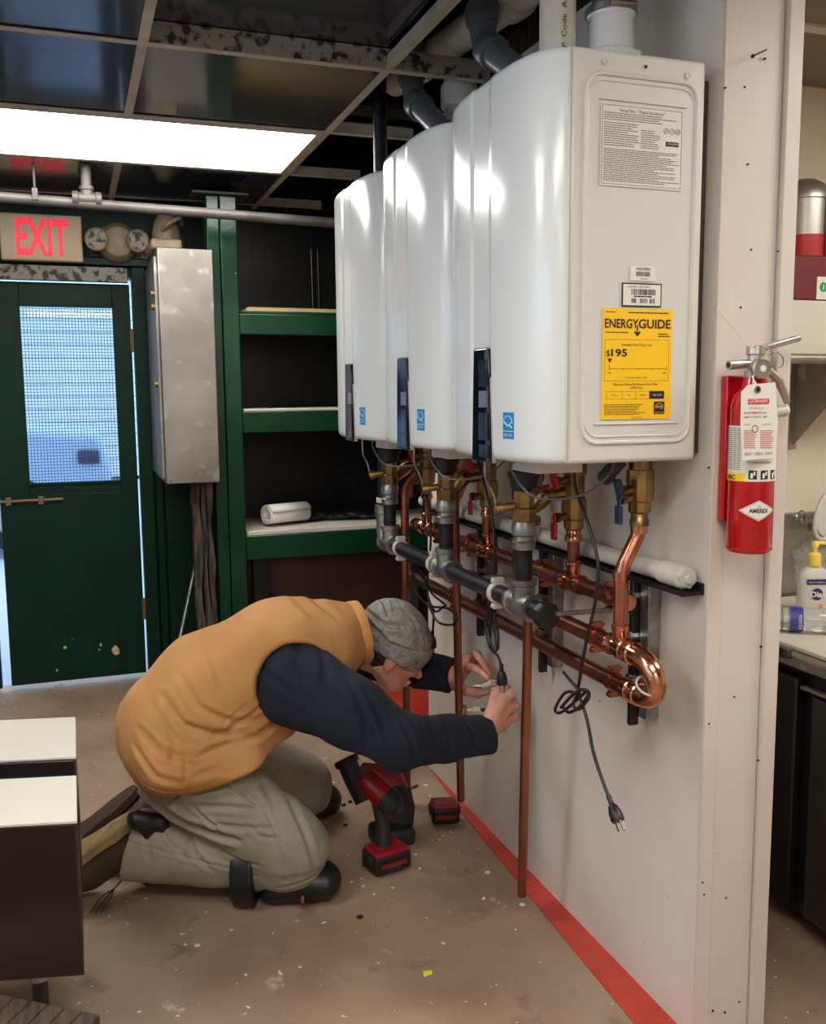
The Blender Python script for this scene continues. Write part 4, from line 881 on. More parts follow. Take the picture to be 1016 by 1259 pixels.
vh = B(MB().lathe((exx, exy, zs+.008), (0, 0, 1), [(0, .018), (.004, .02), (.02, .018), (.022, .014), (.045, .014), (.047, .017), (.062, .016)], 20), 'valve_head', M_silver, fe)
nz0 = at(921, 447, 'Y', exy); nz1 = at(896, 449, 'Y', exy)
B(MB().tube([(exx, exy, nz0.z), nz0, nz1], [.007, .0075, .0085], 16), 'nozzle', M_silver, vh)
B(MB().tube([nz1, nz1+(nz1-nz0).normalized()*.0006], .005, 12), 'nozzle_mouth', M_hole, vh)
l0, l1 = at(922, 433, 'Y', exy), at(981, 418, 'Y', exy)
B(MB().prism([l0+Vector((0, -.010, -.004)), l1+Vector((0, -.009, -.003)), l1+Vector((.003, -.009, .004)), l1+Vector((-.002, -.009, .008)), l0+Vector((0, -.010, .006))], (0, .02, 0)), 'top_lever', M_silver, vh, bevel=.0025)
k0, k1, k2 = at(945, 455, 'Y', exy), at(958, 468, 'Y', exy), at(968, 493, 'Y', exy)
B(MB().tube([k0, k1, k2, k2+Vector((0, 0, -.006))], [.007, .0085, .0065, .004], 12), 'carry_handle', M_silver, vh)
k3 = at(964, 505, 'Y', exy+.01)
B(MB().cyl(at(945, 506, 'Y', exy+.01), k3, .011, 16).ell(k3, .0115, 14, 8), 'hose_clip', M_pvcw, fe)
gg = at(938, 453, 'Y', exy-.03)
gv = B(MB().lathe(gg+Vector((0, .012, 0)), (-.15, -1, 0), [(0, .014), (.004, .0185), (.014, .0185), (.0165, .016), (.015, .0155)], 24), 'gauge', M_silver, vh)
B(MB().lathe(gg+Vector((-.001, -.001, 0)), (-.15, -1, 0), [(0, .0152), (.0012, .0150)], 20), 'gauge_face', M_red, gv); B(MB().lathe(gg+Vector((-.001, -.002, 0)), (-.15, -1, 0), [(0, .006), (.0016, .0058)], 14), 'gauge_face', M_paper, gv)
pr = at(957, 440, 'Y', exy-.01)
B(MB().tube(catmull([at(945, 437, 'Y', exy-.01), at(955, 433, 'Y', exy-.01), at(963, 440, 'Y', exy-.01), at(962, 450, 'Y', exy-.01), at(954, 453, 'Y', exy-.01)], 6), .0009, 6), 'pull_pin_ring', M_steel2, vh)
B(MB().tube(catmull([at(884, 382, 'Y', 1.437), at(902, 404, 'Y', 1.42), at(921, 426, 'Y', exy-.012), at(930, 424, 'Y', exy-.014), at(944, 428, 'Y', exy-.012), at(946, 436, 'Y', exy-.012)], 6), .0008, 6), 'string', M_rope, fe)
tg = [at(*p, 'Y', exy-R_-.012) for p in ((920, 473), (954, 470), (957, 520), (953, 563), (913, 566), (911, 520), (912, 482))]
tg_ = B(MB().prism(tg, (0, .0006, 0)), 'paper_tag', M_paper, fe, smooth=False)
yt = exy-R_-.0126
def tt(s_, u, v, h, w_, m_, bold=0): text(s_, 'lettering', m_, tg_, at(u, v, 'Y', yt), (1, 0, 0), (0, 0, 1), h, w_, depth=.0002, bold=bold)
tc0 = at(932, 479, 'Y', yt-.0002)
B(MB().lathe(tc0, (0, -1, 0), [(0, .006), (.0012, .006), (.0012, .003), (.0, .003)], 18), 'eyelet', M_hinge, tg_)
gp = at(920, 497, 'Y', yt); gq = at(946, 490, 'Y', yt)
B(MB().box((gp.x, yt-.0002, gp.z), (gq.x, yt, gq.z)), 'red_banner', M_redink, tg_, smooth=False)
text('GORHAM', 'lettering', M_paper, tg_, (gp.x+.002, yt-.0003, gp.z+.002), (1, 0, 0), (0, 0, 1), .0065, .038, depth=.0002)
tt('FIRE EQUIPMENT CO.', 922, 503, .003, .03, M_redink); tt('DO NOT REMOVE BY LAW', 915, 509, .0035, .048, M_redink, .02)
tt('SERVICED  BY', 915, 514, .003, .05, M_ink); tt('MONTHLY', 915, 523, .003, .014, M_grayink); tt('INSPECTION', 938, 523, .003, .018, M_grayink)
tt('2021 / 2022 / 2023', 916, 560, .0048, .058, M_ink)
B(MB().tube([at(929, 527, 'Y', yt-.0003)+Vector((.006*math.cos(a), 0, .006*math.sin(a))) for a in np.linspace(0, 6.283, 18)[:-1]], .0005, 5, closed=True), 'stamp_circle', M_ink, tg_)
b_ = MB()
for i in range(9):
    for (ua, ub) in ((915, 930), (935, 952)):
        p, q = at(ua, 530+i*2.6, 'Y', yt-.0002), at(ub-3*rng.random(), 530+i*2.6, 'Y', yt-.0002); b_.add([p, q, q+Vector((0, 0, .0011)), p+Vector((0, 0, .0011))], [(0, 1, 2, 3)])
B(b_, 'fine_print', M_redink, tg_, smooth=False)['kind'] = 'stuff'
B(MB().tube(catmull([at(931, 474, 'Y', yt), at(926, 463, 'Y', exy-.03), at(932, 455, 'Y', exy-.02)], 6), .0012, 6), 'tag_string', M_paper, fe)
# ------------------------------------------------------------------ kitchen glimpsed past the wall end
FX = .45; ZC = at(985, 803, 'X', FX).z
fr_ = thing('work_table_fridge', 'low charcoal steel fridge with a steel-edged worktop beyond the wall end', 'fridge', (.8, 1.7, 0))
B(MB().box((FX+.02, 1.52, .05), (1.15, 2.16, ZC-.035)), 'cabinet_body', M_blackpl, fr_, bevel=.004)
ya = at(981, 900, 'X', FX).y; yb_ = at(1000, 900, 'X', FX).y
B(MB().box((FX-.01, ya, .07), (FX+.018, 2.14, ZC-.06)), 'fridge_door', M_fridge, fr_, bevel=.006)
B(MB().box((FX-.01, 1.2, .07), (FX+.018, yb_, ZC-.085)), 'fridge_door', M_steel2, fr_, bevel=.006)
B(MB().box((FX+.02, 1.2, .05), (1.15, 1.52, ZC-.035)), 'cabinet_body', M_blackpl, fr_, bevel=.004)
B(MB().box((FX-.03, 1.2, ZC-.03), (1.15, 2.16, ZC)), 'worktop', M_steel, fr_, bevel=.005)
B(MB().box((FX-.0, 1.2, ZC+.0005), (1.12, 2.15, ZC+.012)), 'cutting_board', M_shelfw, fr_, bevel=.003)
hb = at(956, 793, 'X', FX-.03)
B(MB().box((FX-.045, hb.y-.05, hb.z-.02), (FX-.03, hb.y+.02, hb.z+.004)).cyl((FX-.05, hb.y-.02, hb.z-.02), (FX-.05, hb.y-.02, hb.z+.0), .008, 12), 'hinge_bracket', M_steel2, fr_, bevel=.002)
B(MB().box((FX-.025, 1.2, ZC-.075), (FX-.01, yb_+.02, ZC-.066)), 'door_handle', M_steel, fr_, bevel=.003)
# wall shelf
KY = 2.2; sz = at(1000, 436, 'Y', 1.9).z
ks = thing('wall_shelf', 'steel wall shelf on a triangular bracket in the kitchen', 'shelf', (1.2, 2.05, sz))
sx = at(962, 436, 'Y', 1.9).x
B(MB().box((sx-.0, 1.9, sz-.004), (2.25, KY-.002, sz)), 'shelf_plate', M_steel, ks, bevel=.001)
B(MB().cyl((sx, 1.9, sz-.010), (2.25, 1.9, sz-.010), .0125, 18), 'rolled_edge', M_steel, ks)
bk = at(975, 548, 'Y', 2.195)
B(MB().prism([(bk.x, KY-.003, bk.z), (bk.x, KY-.003, sz-.006), (bk.x, 1.93, sz-.006)], (.004, 0, 0)), 'shelf_bracket', M_steel, ks, bevel=.001)
B(MB().box((bk.x-.012, KY-.004, bk.z-.01), (bk.x+.014, KY-.001, sz-.006)), 'bracket_flange', M_steel, ks)
sd_ = 2.0
bp0 = at(968, 424, 'Y', 1.95); 
bxz = sz
def K(u, v, Y): return at(u, v, 'Y', Y)
cx0 = K(958, 424, 1.92).x; cw = K(1003, 340, 1.92).x
bx2 = thing('carton', 'maroon and white box with a green sticker on the kitchen wall shelf', 'box', ((cx0+cw)/2+.1, 2.0, sz))
zt2 = K(1000, 314, 1.92).z; zm = K(1000, 369, 1.92).z
B(MB().box((cx0, 1.92, sz), (cw+.32, 2.17, zm)), 'carton_base', M_cream, bx2, bevel=.004)
B(MB().box((cx0-.002, 1.918, zm), (cw+.322, 2.172, zt2)), 'carton_lid', M_maroon, bx2, bevel=.004)
sg0, sg1 = K(1004, 368, 1.917), K(1030, 341, 1.917)
sg = B(MB().box((sg0.x, 1.9165, sg0.z), (sg1.x, 1.918, sg1.z)), 'sticker', M_paper, bx2, smooth=False)
gcp = K(1013, 353, 1.916); M_greenst = mat('green sticker', (20, 150, 80), .5)
B(MB().lathe((gcp.x, 1.9165, gcp.z), (0, -1, 0), [(0, .012), (.0008, .0118)], 20), 'green_dot', M_greenst, sg)
B(MB().box((gcp.x-.0015, 1.9150, gcp.z-.006), (gcp.x+.0015, 1.9157, gcp.z+.006)), 'figure', M_paper, sg, smooth=False)
dj = thing('canister', 'clear-sided steel topped canister on the maroon box', 'canister', (K(987, 310, 2.03).x, 2.03, zt2))
cr_ = (K(1010, 270, 2.03).x-K(962, 270, 2.03).x)/2*.93; cc = dj.location
hh = K(985, 222, 2.03).z-zt2
B(MB().lathe((cc.x, cc.y, zt2+.001), (0, 0, 1), [(0, cr_), (hh*.74, cr_), (hh*.75, cr_*1.05), (hh*.78, cr_*1.05), (hh*.86, cr_*.98), (hh*.94, cr_*.8), (hh, cr_*.45), (hh*1.01, .01)], 30), 'canister_body', M_silver, dj)
B(MB().lathe((cc.x, cc.y, zt2+.002), (0, 0, 1), [(0, cr_*1.01), (0, cr_*1.012), (hh*.3, cr_*1.012), (hh*.3, cr_*1.01)], 30), 'red_label', M_redcloth, dj)
for a in (-1.2, -.55): B(MB().box((cc.x+cr_*math.cos(a)-.004, cc.y+cr_*math.sin(a)-.006, zt2+.004), (cc.x+cr_*math.cos(a)+.004, cc.y+cr_*math.sin(a)+.004, zt2+hh*.75)), 'side_bar', M_steel2, dj, bevel=.001)
# on the worktop
WZ = ZC+.0135
sp0 = at(999, 752, 'Z', WZ); sp1 = sp0
so = thing('soap_bottle', 'clear hand soap bottle with yellow pump on the steel worktop', 'soap bottle', (sp0.x, sp0.y, WZ))
D_ = 2.35/1160
bh = 62*D_; bw = 21*D_
ra = Vector((rgt[0], rgt[1], 0)).normalized(); nrm = Vector((-ra.y, ra.x, 0))*-1
b_ = MB(); secs = []
prof = [(0, .92), (.006, 1), (bh*.72, 1.0), (bh*.85, .9), (bh*.95, .6), (bh, .34), (bh*1.06, .34)]
vs = []; fs = []; n = 28
for h, s_ in prof:
    for k in range(n):
        a = 2*math.pi*k/n; ca, sa = math.cos(a), math.sin(a)
        vs.append(sp0+ra*(bw*s_*np.sign(ca)*abs(ca)**.7)+nrm*(bw*.55*s_*np.sign(sa)*abs(sa)**.7)+Vector((0, 0, h)))
for i in range(len(prof)-1):
    for k in range(n): fs.append((i*n+k, i*n+(k+1) % n, (i+1)*n+(k+1) % n, (i+1)*n+k))
fs += [tuple(range(n-1, -1, -1)), tuple((len(prof)-1)*n+k for k in range(n))]
link('bottle_body', vs, fs, M_milky, so)
B(MB().lathe(sp0+Vector((0, 0, bh*1.0)), (0, 0, 1), [(0, .017), (.03, .017), (.034, .012), (.036, .006), (.052, .006)], 20), 'pump_collar', M_amber, so)
B(MB().lathe(sp0+Vector((0, 0, bh+.05)), (0, 0, 1), [(0, .010), (.012, .010), (.016, .007)], 16).cyl(sp0+Vector((0, 0, bh+.06)), sp0+Vector((0, 0, bh+.06))+ra*.035, .005, 10), 'pump_head', M_amber, so)
B(MB().cyl(sp0+Vector((0, 0, .02)), sp0+Vector((0, 0, bh)), .004, 8), 'pump_tube', M_amber, so)
fo = sp0+nrm*(bw*.56)
def facebox(c, w_, z0_, z1_, m_, nm, d=.0012, rnd=False):
    p = c; b2 = MB().obox(p+Vector((0, 0, (z0_+z1_)/2)), ra, (0, 0, 1), nrm, w_/2, (z1_-z0_)/2, d); return B(b2, nm, m_, so, bevel=.0008)
facebox(fo, bw*1.3, bh*.62, bh*.74, M_dblue, 'name_band'); 
od = MB(); od.lathe(fo+Vector((0, 0, bh*.42)), nrm, [(0, .001), (.0012, .016), (.0022, .0155)], 24); oo = B(od, 'oval_logo', M_dblue, so)
text('Dial', 'lettering', M_paper, oo, fo+nrm*.004-ra*.0175+Vector((0, 0, bh*.42-.007)), ra, (0, 0, 1), .015, .034, depth=.0005, bold=.03)
text('MILD & GENTLE', 'lettering', M_paper, so, fo+nrm*.0022-ra*(bw*.55)+Vector((0, 0, bh*.66)), ra, (0, 0, 1), .004, bw*1.1, depth=.0005)
B(MB().ell(fo+Vector((0, 0, bh*.16))+ra*.012, (.007, .002, .007), 12, 8), 'fruit_print', mat('orange print', (230, 140, 60), .5), so)
wbp = at(985, 762, 'Z', WZ+.03); ax_ = (Vector((ra.x, ra.y, 0))*.93+Vector((.0, -.3, 0))).normalized(); wbp = wbp-ax_*.035; wbp.z = WZ+.031
wb_ = thing('water_bottle', 'clear water bottle with blue label lying on the worktop', 'bottle', wbp)
s0 = wbp-ax_*.06
B(MB().lathe(s0, ax_, [(0, .012), (.004, .026), (.015, .030), (.05, .028), (.052, .030), (.09, .030), (.12, .030), (.17, .030), (.178, .026), (.182, .01)], 28), 'bottle_body', M_glasspl, wb_)
lbw = B(MB().lathe(s0, ax_, [(.068, .0302), (.068, .0308), (.098, .0308), (.098, .0302)], 28), 'bottle_label', mat('violet blue label', (58, 62, 140), .4), wb_)
text('AQUAFINA', 'lettering', M_paper, lbw, s0+ax_*.086+nrm*.032+Vector((0, 0, -.018)), (0, 0, 1), tuple(-ax_), .008, .036, depth=.001)
bg0 = at(972, 700, 'Z', WZ)
bgt = thing('plastic_bag', 'crumpled clear plastic bag behind the soap bottle', 'bag', (bg0.x, bg0.y, WZ))
bmh = bmesh.new(); bmesh.ops.create_icosphere(bmh, subdivisions=4, radius=1)
ct = at(985, 735, 'Z', WZ)+Vector((.07, .12, 0)); vs = []
for v in bmh.verts:
    n_ = noise.noise(v.co*2.3)*.28+noise.noise(v.co*6)*.14; c = v.co*(1+n_); vs.append((ct.x+c.x*.10, ct.y+c.y*.08, WZ+max(0.002, .088+c.z*.10)))
fs = [tuple(v.index for v in f.verts) for f in bmh.faces]; bmh.free()
link('bag_film', vs, fs, mat('bag film', (225, 225, 220), .3, trans=.5, alpha=.75), bgt, ang=20)
rp_ = at(962, 740, 'Z', WZ)+Vector((.02, .17, 0)); rc = thing('red_jug', 'red plastic jug beyond the fire extinguisher on the worktop', 'jug', (rp_.x, rp_.y, WZ))
B(MB().lathe((rp_.x, rp_.y, WZ), (0, 0, 1), [(0, .03), (.01, .042), (.11, .045), (.15, .03), (.16, .015)], 24), 'jug_body', M_redcloth, rc)
B(MB().tube(bend([(rp_.x+.04, rp_.y, WZ+.12), (rp_.x+.075, rp_.y, WZ+.11), (rp_.x+.075, rp_.y, WZ+.04), (rp_.x+.042, rp_.y, WZ+.03)], .02), .006, 10), 'jug_handle', M_blue, rc)
struct('trim_13', MB().box((.15, 2.17, .0), (XR, 2.2, at(975, 632, 'Y', 2.17).z)), M_steel)
fp = at(990, 634, 'Y', 2.15)
fk = thing('faucet', 'small grey tap with knobbly handle against the kitchen wall', 'tap', (fp.x, 2.15, fp.z))
for i in range(4): pass
B(MB().cyl((fp.x-.02, 2.172, fp.z), (fp.x-.02, 2.12, fp.z), .008, 12).cyl((fp.x-.05, 2.13, fp.z+.002), (fp.x+.04, 2.13, fp.z+.002), .006, 10), 'tap_body', M_galv, fk)
B(MB().ell((fp.x-.05, 2.13, fp.z+.002), .012, 12, 8).ell((fp.x-.03, 2.13, fp.z+.010), .010, 12, 8).ell((fp.x-.03, 2.13, fp.z-.008), .010, 12, 8), 'tap_handle', M_galv, fk)
B(MB().tube(bend([(fp.x+.0, 2.13, fp.z-.03), (fp.x+.12, 2.1, fp.z-.035), (fp.x+.16, 2.05, fp.z-.05)], .03), .012, 14), 'spout', M_steel, fk)
wc = K(1020, 632, 2.05)
tr = thing('plate_rack', 'white oval plastic dish leaning at the right edge above the worktop', 'dish', wc)
B(MB().tube([wc+Vector((.045*math.cos(a)*1.0, 0, .07*math.sin(a)))+Vector((.02*math.sin(a), 0, 0)) for a in np.linspace(0, 6.283, 30)[:-1]], .006, 10, closed=True), 'dish_rim', M_pvcw, tr)
B(MB().ell(wc+Vector((0, .008, 0)), (.042, .004, .066), 24, 10), 'dish_face', M_milky, tr)
# ------------------------------------------------------------------ near left: cream-topped dark counter and brown wooden edge
cz = .55; c1 = at(95, 1009, 'Z', cz); Xr = c1.x
c2 = at(95, 953, 'Z', cz); c3 = at(95, 930, 'Z', cz); c4 = at(95, 881, 'Z', cz)
zb_ = at(103, 1202, 'Y', c1.y).z
ct_ = thing('serving_counter', 'dark brown counter with two cream top panels at the left edge', 'counter', (Xr-.3, (c1.y+c4.y)/2, 0))
def skew(y0_, y1_, z0_, z1_, ins): return MB().prism([(Xr-ins, y0_, z0_), (Xr-ins, y1_, z0_), (Xr-.7, y1_+.17, z0_), (Xr-.7, y0_+.17, z0_)], (0, 0, z1_-z0_))
B(skew(c1.y+.004, c2.y, zb_, cz-.006, .002), 'front_box', M_dbrown, ct_, bevel=.004)
B(skew(c2.y, c3.y, zb_+.02, cz-.03, .006), 'gap_panel', M_black, ct_)
B(skew(c3.y, c4.y, zb_, cz-.006, .002), 'rear_box', M_dbrown, ct_, bevel=.004)
B(skew(c1.y, c2.y, cz-.006, cz, 0), 'top_panel', M_cream, ct_, bevel=.0015)
B(skew(c3.y, c4.y, cz-.006, cz, 0), 'top_panel', M_cream, ct_, bevel=.0015)
lp = at(48, 1214, 'Y', c1.y+.04)
for x in (lp.x, lp.x-.5):
    for y in (c1.y+.07+(lp.x-x)*.24, c4.y-.04+(lp.x-x)*.24):
        lg = B(MB().lathe((x, y, 0), (0, 0, 1), [(0, .016), (.01, .018), (.02, .014), (zb_+.003, .014)], 16), 'leg', M_blackpl, ct_)
        B(MB().lathe((x, y, zb_-.025), (0, 0, 1), [(0, .0145), (0, .019), (.012, .019), (.012, .0145)], 18), 'leg_collar', M_galv, lg)
wz = .34; wa = at(123, 1247, 'Z', wz); wb2 = at(0, 1222, 'Z', wz)
wt = thing('wooden_stand', 'low ribbed brown wooden stand in the bottom left corner', 'stand', (wa.x-.2, wa.y-.3, 0))
ed = (Vector(wa)-Vector(wb2)).normalized(); pe_ = Vector((ed.y, -ed.x, 0)); 
if pe_.y > 0: pe_ = -pe_
nb = 16
for i in range(nb):
    a = Vector(wa)-ed*(.5*(i+1)/nb-.0012); b = Vector(wa)-ed*(.5*i/nb)
    B(MB().prism([a, b, b+pe_*.35, a+pe_*.35], (0, 0, -.03)), 'slat', M_wood, wt, bevel=.002)
q = [Vector(wa)-ed*.012+pe_*.012, Vector(wa)-ed*.48+pe_*.012, Vector(wa)-ed*.48+pe_*.33, Vector(wa)-ed*.012+pe_*.33]
for c in q: B(MB().obox(Vector((c.x, c.y, (wz-.03)/2)), ed, pe_, (0, 0, 1), .012, .012, (wz-.03)/2), 'leg', M_wood, wt, bevel=.002)

# ------------------------------------------------------------------ signed-distance modelling for the kneeling man
class Field:
    def __init__(s, lo, hi, h):
        s.lo = np.array(lo, float); s.h = h; s.n = np.ceil((np.array(hi)-s.lo)/h).astype(int)+1
        s.F = np.full(s.n, .06, np.float32)
    def sub(s, lo, hi):
        a = np.clip(np.floor((np.array(lo)-s.lo)/s.h).astype(int), 0, s.n-1); b = np.clip(np.ceil((np.array(hi)-s.lo)/s.h).astype(int)+1, 1, s.n)
        if (b <= a).any(): return None
        g = np.meshgrid(*[(s.lo[i]+s.h*np.arange(a[i], b[i])).astype(np.float32) for i in range(3)], indexing='ij', sparse=True)
        return tuple(slice(a[i], b[i]) for i in range(3)), g
    def blend(s, sl, d, k):
        A = s.F[sl]; h_ = np.clip(.5+.5*(A-d)/k, 0, 1) if k > 0 else (A > d).astype(np.float32)
        s.F[sl] = A*(1-h_)+d*h_-k*h_*(1-h_)
    def cap(s, a, b, ra, rb, k=.02, ys=1.):
        "tapered capsule; ys < 1 widens it along Y"
        a, b = np.array(a, float), np.array(b, float); R = max(ra, rb)+k*1.3+.03; lo = np.minimum(a, b)-[R, R/ys, R]; hi = np.maximum(a, b)+[R, R/ys, R]
        r = s.sub(lo, hi)
        if r is None: return s
        sl, (X, Y, Z) = r; ym = (a[1]+b[1])/2; S = lambda p: np.array([p[0], (p[1]-ym)*ys+ym, p[2]])
        A, B_ = S(a), S(b); Yq = (Y-ym)*ys+ym; ab = B_-A; L = max(1e-9, ab@ab)
        t = np.clip(((X-A[0])*ab[0]+(Yq-A[1])*ab[1]+(Z-A[2])*ab[2])/L, 0, 1)
        d = np.sqrt((X-A[0]-ab[0]*t)**2+(Yq-A[1]-ab[1]*t)**2+(Z-A[2]-ab[2]*t)**2)-(ra+(rb-ra)*t)
        s.blend(sl, d.astype(np.float32), k); return s
    def ell(s, c, r, R=None, k=.02):
        c = np.array(c, float); r = np.array(r, float); m_ = r.max()+k+.03; q = s.sub(c-m_, c+m_)
        if q is None: return s
        sl, (X, Y, Z) = q; P_ = np.stack(np.broadcast_arrays(X-c[0], Y-c[1], Z-c[2]), -1)
        if R is not None: P_ = P_@np.array(R, float)
        k0 = np.sqrt(((P_/r)**2).sum(-1)); k1 = np.sqrt(((P_/r**2).sum(-1)*0+((P_/r**2)**2).sum(-1)))
        s.blend(sl, (k0*(k0-1)/np.maximum(k1, 1e-6)).astype(np.float32), k); return s
    def cut(s, p, n, k=.0):
        "keep the side opposite to n"
        p = np.array(p, float); n = np.array(n, float); n /= np.linalg.norm(n); X, Y, Z = np.meshgrid(*[s.lo[i]+s.h*np.arange(s.n[i]) for i in range(3)], indexing='ij', sparse=True)
        d = ((X-p[0])*n[0]+(Y-p[1])*n[1]+(Z-p[2])*n[2]).astype(np.float32)
        s.F = np.maximum(s.F, d) if k == 0 else s._smax(s.F, d, k); return s
    def _smax(s, A, d, k): h_ = np.clip(.5-.5*(A-d)/k, 0, 1); return A*(1-h_)+d*h_+k*h_*(1-h_)
    def carve(s, a, b, ra, rb, k=.01):
        G = Field.__new__(Field); G.lo, G.h, G.n = s.lo, s.h, s.n; G.F = np.full(s.n, .06, np.float32); G.cap(a, b, ra, rb, 0); s.F = s._smax(s.F, -G.F, k); return s
    def mesh(s):
        F = s.F; S = F < 0; n = np.array(F.shape)-1
        c = np.zeros(n, np.int8)
        for i in (0, 1):
            for j in (0, 1):
                for k in (0, 1): c += S[i:n[0]+i, j:n[1]+j, k:n[2]+k]
        act = (c > 0) & (c < 8); I = np.argwhere(act); idx = np.full(n, -1, np.int64); idx[act] = np.arange(len(I))
        acc = np.zeros((len(I), 3)); cnt = np.zeros(len(I))
        for ax in range(3):
            o1, o2 = [a for a in range(3) if a != ax]
            for u in (0, 1):
                for v in (0, 1):
                    A = I.copy(); A[:, o1] += u; A[:, o2] += v; B_ = A.copy(); B_[:, ax] += 1
                    fa = F[A[:, 0], A[:, 1], A[:, 2]]; fb = F[B_[:, 0], B_[:, 1], B_[:, 2]]; m_ = (fa < 0) != (fb < 0)
                    t = fa[m_]/(fa[m_]-fb[m_]); P_ = A[m_].astype(float); P_[:, ax] += t; acc[m_] += P_; cnt[m_] += 1
        V = s.lo+s.h*acc/cnt[:, None]; Q = []
        for ax in range(3):
            o1, o2 = [a for a in range(3) if a != ax]
            sl0 = [slice(1, n[i]) for i in range(3)]; sl0[ax] = slice(0, n[ax]); sl1 = list(sl0); sl1[ax] = slice(1, n[ax]+1)
            ch = S[tuple(sl0)] != S[tuple(sl1)]; E_ = np.argwhere(ch)+np.array([0 if i == ax else 1 for i in range(3)])
            inside = S[E_[:, 0], E_[:, 1], E_[:, 2]]
            q = []
            for (u, v) in ((0, 0), (-1, 0), (-1, -1), (0, -1)):
                A = E_.copy(); A[:, o1] += u; A[:, o2] += v; q.append(idx[A[:, 0], A[:, 1], A[:, 2]])
            q = np.stack(q, 1); flip = inside ^ (ax == 1); q[flip] = q[flip][:, ::-1]; Q.append(q)
        return V, np.concatenate(Q)
def vnoise(P_, sc, seed=0):
    P_ = P_*sc; i = np.floor(P_).astype(int); f = P_-i; f = f*f*(3-2*f); r = 0
    def hsh(a): 
        h_ = (a[:, 0]*73856093) ^ (a[:, 1]*19349663) ^ (a[:, 2]*83492791) ^ (seed*2654435761); h_ = (h_ ^ (h_ >> 13))*1274126177; return ((h_ ^ (h_ >> 16)) & 0xffff)/65535.
    for a in (0, 1):
        for b in (0, 1):
            for c in (0, 1): r = r+hsh(i+np.array([a, b, c]))*(f[:, 0] if a else 1-f[:, 0])*(f[:, 1] if b else 1-f[:, 1])*(f[:, 2] if c else 1-f[:, 2])
    return r*2-1
def vnormals(V, Q):
    n = np.cross(V[Q[:, 2]]-V[Q[:, 0]], V[Q[:, 3]]-V[Q[:, 1]]); N_ = np.zeros_like(V)
    for k in range(4): np.add.at(N_, Q[:, k], n)
    if ((V-V.mean(0))*N_).sum() < 0: N_ = -N_
    return N_/np.maximum(np.linalg.norm(N_, axis=1), 1e-12)[:, None]
def creases(V, N_, lst):
    "lst: (side-view polyline, width, depth): a valley with soft ridges beside it on the camera-side half of the cloth"
    D = np.zeros(len(V)); ok = np.clip(.35-N_[:, 1], 0, .5)*2; P2 = V[:, [0, 2]]
    for pts, w_, dep in lst:
        best = np.full(len(V), 9.); pts = [np.array(p)[[0, 2]] for p in pts]; tt_ = np.zeros(len(V)); n = len(pts)-1
        for j, (a, b) in enumerate(zip(pts, pts[1:])):
            ab = b-a; t = np.clip((P2-a)@ab/(ab@ab), 0, 1); d = np.linalg.norm(P2-a-t[:, None]*ab, axis=1); m_ = d < best; best[m_] = d[m_]; tt_[m_] = ((j+t)/n)[m_]
        fade = np.clip(np.sin(np.clip(tt_, 0, 1)*math.pi), 0, 1)**.5
        D += ok*fade*(-dep*np.exp(-(best/w_)**2)+.5*dep*np.exp(-((best-2.1*w_)/w_)**2))
    return D
def sdf_obj(fl, name, m_, parent, disp=None, cr=None, smooth_it=1):
    V, Q = fl.mesh(); 
    for _ in range(smooth_it):
        acc = np.zeros_like(V); cn = np.zeros(len(V))
        for k in range(4):
            a, b = Q[:, k], Q[:, (k+1) % 4]; np.add.at(acc, a, V[b]); np.add.at(cn, a, 1)
        V = V*.5+.5*acc/np.maximum(cn, 1)[:, None]
    if disp or cr:
        N_ = vnormals(V, Q); D = np.zeros(len(V))
        if disp: D += disp(V)
        if cr: D += creases(V, N_, cr)
        V = V+N_*D[:, None]
    base = np.array(parent['_b']); me = bpy.data.meshes.new(name); V = (V-base).astype(np.float32)
    me.vertices.add(len(V)); me.vertices.foreach_set('co', V.ravel()); me.loops.add(len(Q)*4); me.loops.foreach_set('vertex_index', Q.ravel().astype(np.int32))
    me.polygons.add(len(Q)); me.polygons.foreach_set('loop_start', np.arange(0, len(Q)*4, 4, dtype=np.int32)); me.update(); me.validate(); me.shade_smooth(); me.materials.append(m_)
    o = bpy.data.objects.new(name, me); C.objects.link(o); o.parent = parent; o['_b'] = tuple(base); return o

PY = 2.46
def W(u, v, Y=PY): return np.array(at(u, v, 'Y', Y))
man = thing('person', 'kneeling man in tan vest, navy sleeves and grey knit hat working at the wall', 'person', (-.8, 2.46, 0))
hipR, hipL = np.array([-.87, 2.36, .33]), np.array([-.86, 2.56, .33])
kneeR, kneeL = np.array([-.625, 2.27, .115]), np.array([-.50, 2.70, .10])
ankR, ankL = np.array([-1.0, 2.43, .125]), np.array([-.99, 2.66, .12])
shR, shL = np.array([-.585, 2.29, .575]), np.array([-.53, 2.66, .60])
elR, elL = W(492, 912, 2.10), np.array([-.35, 2.70, .50])
wrR, wrL = W(592, 904, 2.13), W(556, 830, 2.46)
hd = W(483, 794, 2.47)
# ---- hands: joints
def finger(fl, pts, r0, r1, k=.004):
    pts = [np.array(p) for p in pts]; n = len(pts)-1
    for i in range(n): fl.cap(pts[i], pts[i+1], r0+(r1-r0)*i/n, r0+(r1-r0)*(i+1)/n, k if i else .009)
def A3(u, v, Y): return np.array(at(u, v, 'Y', Y))
hu = np.array([.47, 0, .88]); hu /= np.linalg.norm(hu); hf = np.array([.88, -.06, -.47]); hf -= hu*(hf@hu); hf /= np.linalg.norm(hf); hs = np.cross(hu, hf); HR = np.stack([hf, hs, hu], 1)
body = Field((-1.08, 1.98, .0), (.0, 2.84, .76), .0034)
